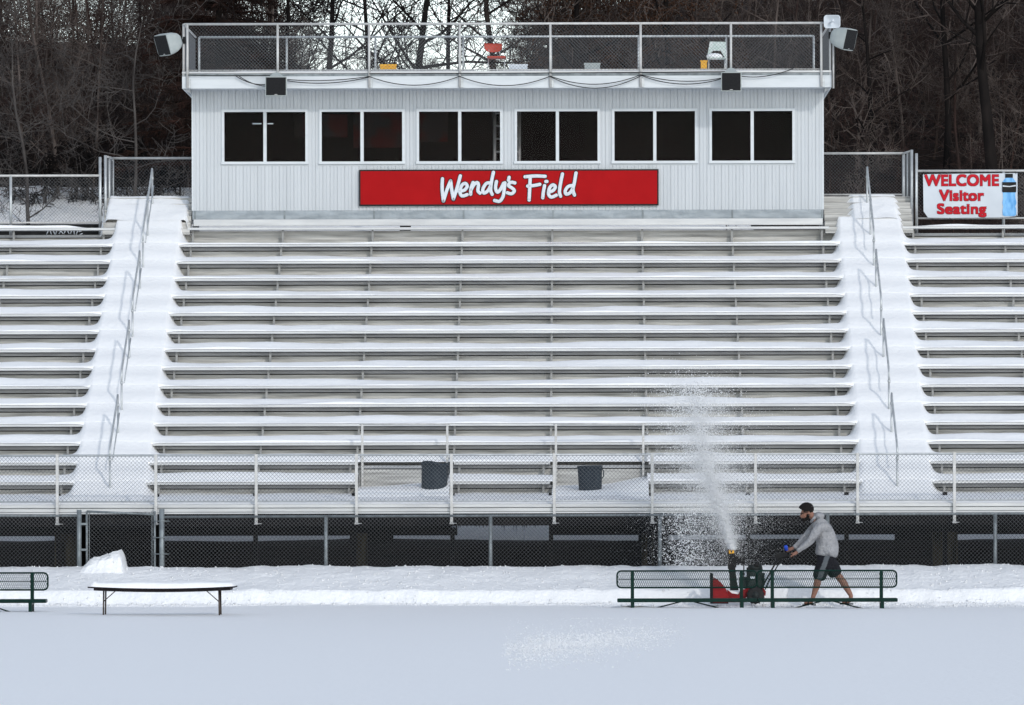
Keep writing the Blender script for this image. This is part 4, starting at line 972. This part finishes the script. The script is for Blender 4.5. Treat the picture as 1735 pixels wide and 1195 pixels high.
for d in (-.24, .24): cp.tube([Q(1333, 943, d), Q(1347, 942, d)], .021, 8)
cp.build('grip', 'rubber', bl)
lv = MB()
for p, q, d in ((1316, 929, -.1), (1321, 932, 0), (1314, 934, .08)): lv = MB(); lv.tube([Q(1318, 938, d), Q(p, q, d)], .006, 6); lv.ball(Q(p, q, d), .015); lv.build('control_lever', 'black', bl)
rd = MB(); rd.tube([Q(1258, 947, -.05), Q(1316, 945.5, -.05)], .010, 6); rd.tube([Q(1260, 950, -.05), Q(1260, 978, -.05)], .012, 6); rd.build('chute_rod', 'black', bl)

# blue bottle resting on the control panel
cb_ = empty('drink_bottle', Q(1331, 936, .05), 'small blue bottle propped on the snow blower handlebar', 'bottle')
b_ = MB(); b_.tube([Q(1332.5, 934, .1), Q(1331.5, 928, .1), Q(1330.6, 925, .1)], [.03, .034, .03], 10); b_.build('body', 'blue', cb_)
b_ = MB(); b_.tube([Q(1330.5, 925, .1), Q(1330, 922.4, .1)], [.018, .016], 10); b_.build('cap', 'black', cb_)

# ---------------------------------------------------------------- spray
key = [(1240, 931), (1230, 893), (1216, 852), (1205, 812), (1194, 775), (1189, 735), (1183, 695), (1176, 655)]
def along(t):
    t = np.clip(t, 0, .9999)*(len(key)-1); i = t.astype(int); f_ = (t-i)[:, None]; K = np.array(key, float)
    return K[i]*(1-f_)+K[i+1]*f_
def cloud(n, tpow, w0, w1, smin, smax, wp=1.0):
    t = rng.random(n)**tpow; c = along(t); w = w0+(w1-w0)*t**wp
    px = c[:, 0]+rng.normal(0, 1, n)*w; py = c[:, 1]+rng.normal(0, 1, n)*w*.5
    Yv = YN+.0+1.6*t+rng.normal(0, 1, n)*.05*(1+5*t)
    return np.stack([(px-XV)*Yv/F, Yv, H+(YH-py)*Yv/F], 1), rng.uniform(smin, smax, n)
C = []; Z = []
for a in (cloud(9000, 3.6, 1.7, 10, .008, .016), cloud(11000, 1.6, 3, 24, .004, .009), cloud(30000, .85, 7, 38, .003, .0055), cloud(9000, .7, 6, 46, .004, .010, .6)):
    C.append(a[0]); Z.append(a[1])
def fall(n, xm, sxd, y0, y1, smin, smax):
    px = xm+rng.normal(0, 1, n)*sxd; py = rng.uniform(y0, y1, n); Yv = YN+rng.uniform(-.3, 2.4, n)
    return np.stack([(px-XV)*Yv/F, Yv, H+(YH-py)*Yv/F], 1), rng.uniform(smin, smax, n)
for a in (fall(2200, 1172, 26, 650, 960, .005, .011), fall(3600, 1200, 42, 800, 958, .004, .008), fall(20000, 1212, 50, 780, 960, .0025, .005), fall(14000, 1215, 55, 690, 900, .0025, .0045), fall(260, 1160, 28, 625, 760, .008, .016), fall(900, 1163, 22, 870, 958, .008, .016)):
    C.append(a[0]); Z.append(a[1])
C = np.vstack(C); Z = np.concatenate(Z); keep = C[:, 2] > .25; C = C[keep]; Z = Z[keep]
v, f = tetra_cloud(C, Z)
tag(link('snow_spray', mesh_np('snow_spray', v, f), None, 'powder'), 'plume of powdery snow shooting up from the blower chute', 'snow spray', kind='stuff')

# ================================================================ PERSON
def skin_mesh(name, verts, edges, root, levels=2, smooth=True):
    me = bpy.data.meshes.new(name); me.from_pydata([v[0] for v in verts], edges, [])
    ob = bpy.data.objects.new(name+'_tmp', me); S.collection.objects.link(ob)
    md = ob.modifiers.new('s', 'SKIN'); md.use_smooth_shade = True; md.branch_smoothing = .3
    for i, v in enumerate(verts):
        sv = me.skin_vertices[0].data[i]; r = v[1]; sv.radius = (r, r) if not isinstance(r, tuple) else r; sv.use_root = (i == root)
    sb = ob.modifiers.new('b', 'SUBSURF'); sb.levels = levels; sb.render_levels = levels
    bpy.context.view_layer.update()
    out = bpy.data.meshes.new_from_object(ob.evaluated_get(bpy.context.evaluated_depsgraph_get())); bpy.data.objects.remove(ob); bpy.data.meshes.remove(me)
    out.name = name; return out
V = []; E = []; ids = {}
def J(name, px, py, d, r, par=None):
    ids[name] = len(V); V.append((Q(px, py, d), r))
    if par: E.append((ids[par], ids[name]))
J('pelvis', 1400, 944, 0, .13); J('spine', 1400, 920, 0, .12, 'pelvis'); J('chest', 1394, 900, 0, .08, 'spine'); J('nb', 1384, 886, 0, .045, 'chest'); J('neck', 1376.5, 876.5, 0, .055, 'nb')
J('occ', 1370, 868.5, 0, .092, 'neck'); J('brow', 1363, 866.5, 0, .092, 'occ'); J('face', 1361, 873.5, 0, .066, 'brow'); J('jaw', 1364, 880, 0, .045, 'face'); J('nose', 1354.8, 875.4, 0, .014, 'face')
for s, nm in ((-1, 'n'), (1, 'f')):
    if s < 0: sh_, el, wr = (1387, 891), (1374, 916), (1352, 935)
    else: sh_, el, wr = (1381, 891), (1363, 912), (1345, 928.5)
    J('sh'+nm, sh_[0], sh_[1], s*.17, .03, 'chest'); J('el'+nm, el[0], el[1], s*.235, .036, 'sh'+nm); J('wr'+nm, wr[0], wr[1], s*.235, .028, 'el'+nm)
    hx, hy = wr[0]-6, wr[1]+(5.5 if s < 0 else 3.5)
    J('pm'+nm, hx, hy, s*.24, (.030, .040), 'wr'+nm)
    hip = (1396, 951) if s < 0 else (1403, 951); kn = (1385.5, 980) if s < 0 else (1420, 977); an = (1377.5, 1012) if s < 0 else (1442, 1011)
    J('hp'+nm, hip[0], hip[1], s*.10, .105, 'pelvis'); J('th'+nm, (hip[0]+kn[0])/2, (hip[1]+kn[1])/2, s*.11, .085, 'hp'+nm); J('kn'+nm, kn[0], kn[1], s*.12, .068, 'th'+nm)
    J('cf'+nm, kn[0]*.66+an[0]*.34+(1.5), kn[1]*.66+an[1]*.34, s*.12, .070, 'kn'+nm)
    J('an'+nm, an[0], an[1], s*.12, .042, 'cf'+nm); J('ft'+nm, an[0]-2.5, an[1]+9, s*.12, (.032, .042), 'an'+nm); J('to'+nm, an[0]-16, an[1]+11.5, s*.125, (.02, .045), 'ft'+nm)
    for j in range(4):      # fingers wrapped round the grip
        dd = s*.24+(-.033+.022*j); ln = (1.0, 1.1, 1.05, .85)[j]; gx = hx-3.0+j*1.6*0
        a0 = 'pm'+nm
        J(f'f{nm}{j}a', hx-3.6*ln+j*.9, hy+1.2+j*.3, dd, .0105, a0); J(f'f{nm}{j}b', hx-6.2*ln+j*.9, hy+2.6+j*.2, dd, .0095, f'f{nm}{j}a'); J(f'f{nm}{j}c', hx-5.6*ln+j*.9, hy+4.6, dd, .0085, f'f{nm}{j}b')
    J(f't{nm}a', hx-2.5, hy-2.2, s*.24-.035*s, .012, 'pm'+nm); J(f't{nm}b', hx-6.5, hy-1.8, s*.24-.03*s, .0095, f't{nm}a')
body = skin_mesh('person', V, E, ids['pelvis'])
man = link('person', body, None, 'skin')
tag(man, 'bearded man in grey hoodie and black shorts pushing the snow blower', 'person')
def pchild(name, me, m): o = link(name, me, None, m); o.parent = man; return o
# hoodie
V = []; E = []; ids = {}
J('hem', 1399, 947, 0, (.20, .215)); J('hem2', 1400.5, 937, 0, (.215, .225), 'hem'); J('mid', 1402.5, 924, 0, (.215, .22), 'hem2'); J('rib', 1399, 909, 0, (.21, .21), 'mid'); J('ch', 1392, 896, 0, (.20, .19), 'rib'); J('up', 1387.5, 886, 0, (.16, .15), 'ch'); J('col', 1380, 881, 0, .098, 'up')
J('hd', 1390, 878, 0, (.085, .05), 'up')
for s, nm in ((-1, 'n'), (1, 'f')):
    if s < 0: sh_, el, wr = (1388, 892), (1374.5, 916.5), (1353.5, 933)
    else: sh_, el, wr = (1382, 892), (1364, 912.5), (1347, 927)
    J('sh'+nm, sh_[0], sh_[1], s*.19, .098, 'ch'); J('ua'+nm, (sh_[0]+el[0])/2, (sh_[1]+el[1])/2, s*.225, .085, 'sh'+nm); J('el'+nm, el[0], el[1], s*.24, .072, 'ua'+nm); J('fa'+nm, (el[0]+wr[0])/2, (el[1]+wr[1])/2+.6, s*.238, .060, 'el'+nm); J('wr'+nm, wr[0], wr[1], s*.235, .042, 'fa'+nm)
hm = skin_mesh('hoodie', V, E, 0); pchild('hoodie', hm, 'hoodie')
# shorts
V = []; E = []; ids = {}
J('w', 1399, 930, 0, (.17, .18)); J('w2', 1399, 941, 0, (.20, .20), 'w'); J('c', 1400, 951, 0, (.19, .205), 'w2')
J('a1', 1394, 960, -.10, .16, 'c'); J('a2', 1389.5, 972, -.115, .135, 'a1'); J('a3', 1386, 986, -.12, .125, 'a2')
J('b1', 1407, 959, .10, .16, 'c'); J('b2', 1412.5, 968, .115, .140, 'b1'); J('b3', 1418, 979, .12, .125, 'b2')
shm = skin_mesh('shorts', V, E, 0, 4); so_ = pchild('shorts', shm, ['shorts', 'stripe'])
p0 = Vector((sx(1402, YN), sz(940, YN))); p1 = Vector((sx(1387, YN), sz(981, YN))); dv = (p1-p0).normalized()
for pl_ in shm.polygons:
    c = pl_.center; q = Vector((c.x, c.z))-p0; dist = abs(q.x*dv.y-q.y*dv.x)
    if dist < .043 and c.y < YN-.05: pl_.material_index = 1
# hair, beard, glasses
def blob(pts, name, m, res=10):
    mb = MB()
    for (px_, py_, d, r, sc3) in pts: mb.ball(Q(px_, py_, d), r, 16, 10, sc3)
    return pchild(name, mb.mesh(name), m)
hr = MB(); C0 = Vector(Q(1365.8, 863.8)); 
bm2 = MB(); bm2.ball((0, 0, 0), 1, 28, 18); v = []
for (x, y, z) in bm2.v:
    p = Vector((x*.138, y*.108, z*.122)); p *= 1+.05*nz(x*4, y*4, z*4)
    p.rotate(Matrix.Rotation(R(-12), 3, 'Y')); v.append(C0+p)
keepf = []
for fc_ in bm2.f:
    c = sum((Vector(v[i]) for i in fc_), Vector())/len(fc_)
    d_ = c-C0
    if d_.z > -.04+.75*max(0, -d_.x-.045): keepf.append(fc_)
    elif d_.x > .03 and d_.z > -.10: keepf.append(fc_)
hr.add(v, keepf, True); pchild('hair', hr.mesh('hair'), 'hair')
bd = MB()
for (p, q, d, r, s3) in ((1366.5, 878.5, 0, .046, (1, 1.2, 1.1)), (1362.5, 881.5, 0, .040, (1, 1.2, 1)), (1369.5, 873.5, -.062, .026, (.9, .6, 1.7)), (1369.5, 873.5, .062, .026, (.9, .6, 1.7)), (1359.8, 878.6, 0, .018, (1, 1.6, .6))): bd.ball(Q(p, q, d), r, 14, 9, s3)
pchild('beard', bd.mesh('beard'), 'hair')
er = MB()
for d in (-.088, .088): er.ball(Q(1370.3, 870, d), .026, 10, 8, (.7, .45, 1.15))
pchild('ear', er.mesh('ear'), 'skin')
gl = MB()
for d in (-.036, .036): gl.ball(Q(1357.9, 871.7, d), .026, 12, 8, (.35, 1.1, .8))
for d in (-.075, .075): gl.tube([Q(1358.2, 871.0, d*.85), Q(1369.5, 868.5, d*1.12)], .005, 6)
pchild('glasses', gl.mesh('glasses'), 'black')
# hood, cuffs, drawn rim
hd = MB(); 
rim = [Q(1376.5+4*math.cos(t)*1.0+math.cos(t)*.0+2.2, 879.5-5.0*math.cos(t), .085*math.sin(t)) for t in [i/16*2*math.pi for i in range(17)]]
hd.tube(rim, .026, 8); hd.ball(Q(1387, 875.5), .105, 16, 10, (1.0, 1.1, .72)); pchild('hood', hd.mesh('hood'), 'hoodie')
cf = MB(); cf.tube([Q(1355.5, 931.6, -.235), Q(1350.5, 935.3, -.236)], [.046, .042], 14); cf.tube([Q(1349, 925.7, .235), Q(1344.8, 928.9, .236)], [.044, .040], 14); pchild('cuff', cf.mesh('cuff'), 'hoodie')
sl = MB()
for an, s in (((1377.5, 1012), -1), ((1442, 1011), 1)):
    sl.box(sx(an[0]-19, YN), sx(an[0]+4, YN), YN+s*.12-.052, YN+s*.12+.052, sz(an[1]+13.6, YN)-.012, sz(an[1]+12.6, YN), .006)
    sl.tube([Q(an[0]-9, an[1]+13, s*.12-.052), Q(an[0]-8, an[1]+8, s*.12-.03), Q(an[0]-8, an[1]+8, s*.12+.03), Q(an[0]-9, an[1]+13, s*.12+.052)], .012, 6)
pchild('sandal', sl.mesh('sandal'), 'black')

# ================================================================ TREES
def grow(seed, height, spread=1.0, trunk_r=.09, droop=0.0, n1=12, n2=8, n3=6, start=.12, up=.45, wob=.25):
    rr = random.Random(seed); segs = []
    def branch(p, d, L, r, lev, n):
        k = (7, 5, 4, 3)[lev]; pts = [p]; q = p; dd = d.normalized()
        for i in range(k):
            j = Vector((rr.uniform(-1, 1), rr.uniform(-1, 1), rr.uniform(-1, 1)))*wob*(.5 if lev == 0 else 1)
            dd = (dd+j*.6+Vector((0, 0, up*.15-droop*.35 if lev else .12))).normalized()
            nq = q+dd*(L/k); r0 = r*(1-i/k*.75); r1 = r*(1-(i+1)/k*.75)
            segs.append((q.x, q.y, q.z, nq.x, nq.y, nq.z, r0, r1)); q = nq; pts.append(q)
        if lev >= 3: return
        m = (n1, n2, n3)[lev]
        for i in range(m):
            t = (start if lev == 0 else .15)+(1-(start if lev == 0 else .15))*(i+rr.random())/m
            f_ = t*k; i0 = min(k-1, int(f_)); bp = pts[i0].lerp(pts[i0+1], f_-i0)
            az = rr.uniform(0, 2*math.pi); pd = (pts[i0+1]-pts[i0]).normalized()
            a = pd.orthogonal().normalized(); b = pd.cross(a); rad = a*math.cos(az)+b*math.sin(az)
            nd = (pd*rr.uniform(.25, .8)+rad*spread+Vector((0, 0, up*.5-droop))).normalized()
            branch(bp, nd, L*rr.uniform(.32, .55)*(1-.45*t if lev == 0 else 1), r*(.42 if lev == 0 else .5)*(1-.5*t), lev+1, m)
    branch(Vector((0, 0, -.3)), Vector((rr.uniform(-.1, .1), rr.uniform(-.1, .1), 1)), height, trunk_r, 0, n1)
    return np.array(segs)
def seg_mesh(name, s, minr=.006):
    p0 = s[:, 0:3]; p1 = s[:, 3:6]; d = p1-p0; L = np.linalg.norm(d, axis=1, keepdims=True)+1e-9; d = d/L
    a = np.where(np.abs(d[:, 2:3]) < .9, np.array([[0, 0, 1.]]), np.array([[1., 0, 0]])); u = np.cross(d, a); u /= np.linalg.norm(u, axis=1, keepdims=True); w = np.cross(d, u)
    r0 = np.maximum(s[:, 6:7], minr); r1 = np.maximum(s[:, 7:8], minr*.7); n = len(s); vs = []
    for base, r in ((p0, r0), (p1, r1)):
        for k in range(3):
            t = 2*math.pi*k/3; vs.append(base+(u*math.cos(t)+w*math.sin(t))*r)
    v = np.stack(vs, 1).reshape(-1, 3); i = np.arange(n)[:, None, None]*6
    f = (i+np.array([[0, 1, 4, 3], [1, 2, 5, 4], [2, 0, 3, 5]])[None]).reshape(-1, 4)
    me = mesh_np(name, v, f); return me
def place(s, x, y, z, sc, rot):
    c, s_ = math.cos(rot), math.sin(rot); m = np.array([[c, -s_, 0], [s_, c, 0], [0, 0, 1]]); o = s.copy()
    o[:, 0:3] = s[:, 0:3] @ m.T*sc+[x, y, z]; o[:, 3:6] = s[:, 3:6] @ m.T*sc+[x, y, z]; o[:, 6:] *= sc; return o
def tree(name, label, px, Y, s, bark, twig, rot=0, sc=1, cat='tree', group='bare trees behind the stand', cut=None, minr=.007, dz=0):
    x = sx(px, Y); z = hill_h(x, Y)+dz; a = place(s, x, Y, z, sc, rot)
    e = empty(name, (x, Y, z), label, cat, group); big = a[:, 6] > (cut or .022)
    link('trunk', seg_mesh('trunk', a[big], .01), e, bark); link('crown', seg_mesh('crown', a[~big], minr), e, twig); return e
big = grow(11, 9.0, 1.25, .17, n1=12, n2=9, n3=7, start=.40, up=.25, wob=.35)
tree('bare_tree', 'large bare tree with thick forked trunk behind the middle of the booth roof', 683, 134, big, 'bark_black', 'bark_black', .4, 1.0, minr=.010)
t2 = grow(12, 8.5, 1.2, .13, n1=12, n2=9, n3=7, start=.3, up=.25, wob=.35)
tree('bare_tree', 'bare spreading tree against the sky, left of the large forked one', 545, 138, t2, 'bark_black', 'bark_black', 1.9, 1.0, minr=.010)
tree('bare_tree', 'thin multi-branched bare tree behind the orange roof chair', 850, 141, t2, 'bark', 'twig', 4.1, 1.0, minr=.010)
t3 = grow(13, 8, 1.0, .09, n1=16, n2=9, n3=6, start=.2, up=.5)
tree('bare_tree', 'slim bare tree on the skyline between the forked trunk and the orange chair', 770, 146, t3, 'bark_black', 'twig', 1, 1.0, minr=.009)
tree('bare_tree', 'slim bare tree on the skyline at the left end of the open sky', 480, 145, t3, 'bark_black', 'bark_black', 3, 1.0, minr=.010)
tree('bare_tree', 'slim bare tree directly behind the large forked trunk', 620, 150, t3, 'bark_black', 'bark_black', 5, 1.1, minr=.010)
t4 = grow(14, 10, .9, .20, n1=12, n2=8, n3=6, start=.35, up=.4)
tree('bare_tree', 'thick dark trunk rising near the right edge above the banner', 1688, 137, t4, 'bark_black', 'twig', 0, 1.0)
tree('bare_tree', 'dark bare tree leaning in the woods right of the roof dish', 1600, 139, grow(15, 9, 1.2, .12, n1=11, n2=8, n3=6, start=.3), 'bark_black', 'twig', 2, 1.0)
tree('bare_tree', 'grey branched tree in the woods at the far left', 50, 137, grow(16, 5.5, 1.5, .06, n1=16, n2=10, n3=7, start=.02, up=.2, wob=.45), 'bark_grey', 'bark_grey', 0, 1.0)
tree('bare_tree', 'grey forked tree in the woods just left of the roof loudspeaker', 225, 137, grow(17, 5.5, 1.5, .06, n1=15, n2=10, n3=7, start=.02, up=.25, wob=.45), 'bark_grey', 'bark_grey', 1, 1.0)
tree('bare_tree', 'small bare tree between the booth and the leaning tree', 1480, 139, grow(18, 6, 1.3, .10, n1=13, n2=8, n3=6, start=.15, up=.15), 'bark_black', 'twig', 1, 1.0)
# drooping shrub on the snow behind the left fence
dr = grow(21, 1.9, 1.5, .07, droop=.42, n1=16, n2=7, n3=5, start=.1, up=0)
tree('weeping_shrub', 'black arching shrub on the snow behind the left fence', 78, 139.0, dr, 'bark_black', 'bark_black', 0, 1.0, 'shrub', 'shrubs on the snowy slope', minr=.016, dz=-.3)
tree('weeping_shrub', 'second arching shrub on the snow, nearer the left landing fence', 132, 139.6, dr, 'bark_black', 'bark_black', 2.2, 1.15, 'shrub', 'shrubs on the snowy slope', minr=.016, dz=-.3)
for i, (p, yy) in enumerate(((20, 139.5), (160, 139.4), (215, 140), (262, 139.8), (305, 140))):
    tree('scrub_bush', ['tangled bare bush at the far left behind the fence', 'tangled bare bush right of the arching shrubs', 'bare bush behind the left side of the landing fence', 'bare bush behind the middle of the left landing fence', 'bare bush against the left wall of the booth'][i], p, yy, grow(30+i, 1.7, 1.5, .04, n1=12, n2=7, n3=5, start=.05, up=.2), 'bark_black', 'bark_black', i, 1.0, 'bush', 'bushes on the snowy slope', minr=.012, dz=-.1)
# conifer behind the left roof corner
def conifer(px, Y, h, label):
    x = sx(px, Y); z0 = hill_h(x, Y); e = empty('conifer', (x, Y, z0), label, 'tree', 'conifers behind the stand'); rr = random.Random(5); sg_ = []
    for i in range(260):
        t = rr.random()**.8; z = z0+h*(.08+.9*t); L = (1-t)*h*.30+.2; az = rr.uniform(0, 6.283)
        q = Vector((x, Y, z)); dd = Vector((math.cos(az), math.sin(az), .05))
        for j in range(6):
            nq = q+dd*(L/6); sg_.append((*q, *nq, .02*(1-j/7), .02*(1-(j+1)/7)))
            for _ in range(12):
                s0 = q.lerp(nq, rr.random()); tw = (dd*.7+Vector((rr.uniform(-1, 1), rr.uniform(-1, 1), rr.uniform(-.9, .35)))).normalized()*rr.uniform(.12, .3)
                sg_.append((*s0, *(s0+tw), .016, .008))
            dd = (dd+Vector((0, 0, -.05))).normalized(); q = nq
    link('crown', seg_mesh('crown', np.array(sg_), .009), e, 'needles'); MB().tube([(x, Y, z0-.3), (x, Y, z0+h)], [.14, .02], 10).build('trunk', 'bark_black', e)
conifer(372, 139, 9.5, 'dark brownish conifer behind the left roof corner')
# oak holding brown leaves
def leafy(px, Y, s, rot, label, nl=9000):
    e = tree('oak_tree', label, px, Y, s, 'bark_black', 'twig', rot, 1.0, group='leaf-holding oaks behind the booth'); x = sx(px, Y); a = place(s, x, Y, hill_h(x, Y), 1, rot); tw = a[a[:, 6] < .03]
    i = rng.integers(0, len(tw), nl); t = rng.random((nl, 1)); c = tw[i, 0:3]*(1-t)+tw[i, 3:6]*t+rng.normal(0, .05, (nl, 3)); v, f = tetra_cloud(c, rng.uniform(.02, .045, nl))
    link('leaves', mesh_np('leaves', v, f), e, 'leaf_brown')
lt = grow(41, 8.5, 1.2, .13, n1=14, n2=8, n3=6, start=.25, up=.25)
leafy(985, 140, lt, 0, 'oak still holding brown leaves behind the centre-right of the roof')
leafy(1130, 141, lt, 2.5, 'oak still holding brown leaves nearer the right end of the roof', 7000)
# woodland mass
protos = [grow(50+i, random.uniform(6.5, 9), random.uniform(.9, 1.4), .06, n1=13, n2=8, n3=5, start=.03, up=random.uniform(.15, .5), wob=.3) for i in range(5)]
parts_a = []; parts_b = []
for row in range(7):
    Y = 141.5+row*4.2
    x = -25.0+random.random()
    while x < 21:
        px_ = XV+x*F/Y
        gap = 455 < px_ < 905
        if not gap or (row >= 5 and random.random() < .10):
            s = random.choice(protos); sc_ = random.uniform(.65, 1.05)
            if gap: sc_ *= .5
            (parts_a if random.random() < .55 else parts_b).append(place(s, x, Y+random.uniform(-1.8, 1.8), hill_h(x, Y), sc_, random.uniform(0, 6.28)))
        x += random.uniform(.75, 1.45)
for i in range(170):
    x = random.choice([random.uniform(-25, -8.3), random.uniform(-1.3, 21)]); Y = random.uniform(141, 158) if x < 3 else random.uniform(130, 158)
    (parts_a if random.random() < .5 else parts_b).append(place(random.choice(protos), x, Y, hill_h(x, Y), random.uniform(.25, .5) if Y > 139 else random.uniform(.2, .35), random.uniform(0, 6.28)))
for i in range(110):
    x = random.choice([random.uniform(-6.5, 1.5), random.uniform(-13, -7.5)]); Y = random.uniform(158, 176)
    if -4.6 < x < -1.9 or -8.3 < x < -7.6: continue
    parts_a.append(place(random.choice(protos), x, Y, hill_h(x, Y), random.uniform(.2, .45), random.uniform(0, 6.28)))
tag(link('woodland', seg_mesh('woodland', np.vstack(parts_a), .006), None, 'twig'), 'dense leafless grey-brown woods covering the slope behind', 'woods', kind='stuff')
tag(link('underbrush', seg_mesh('underbrush', np.vstack(parts_b), .006), None, 'twig_red'), 'reddish-brown bare thicket mixed through the woods', 'thicket', kind='stuff')
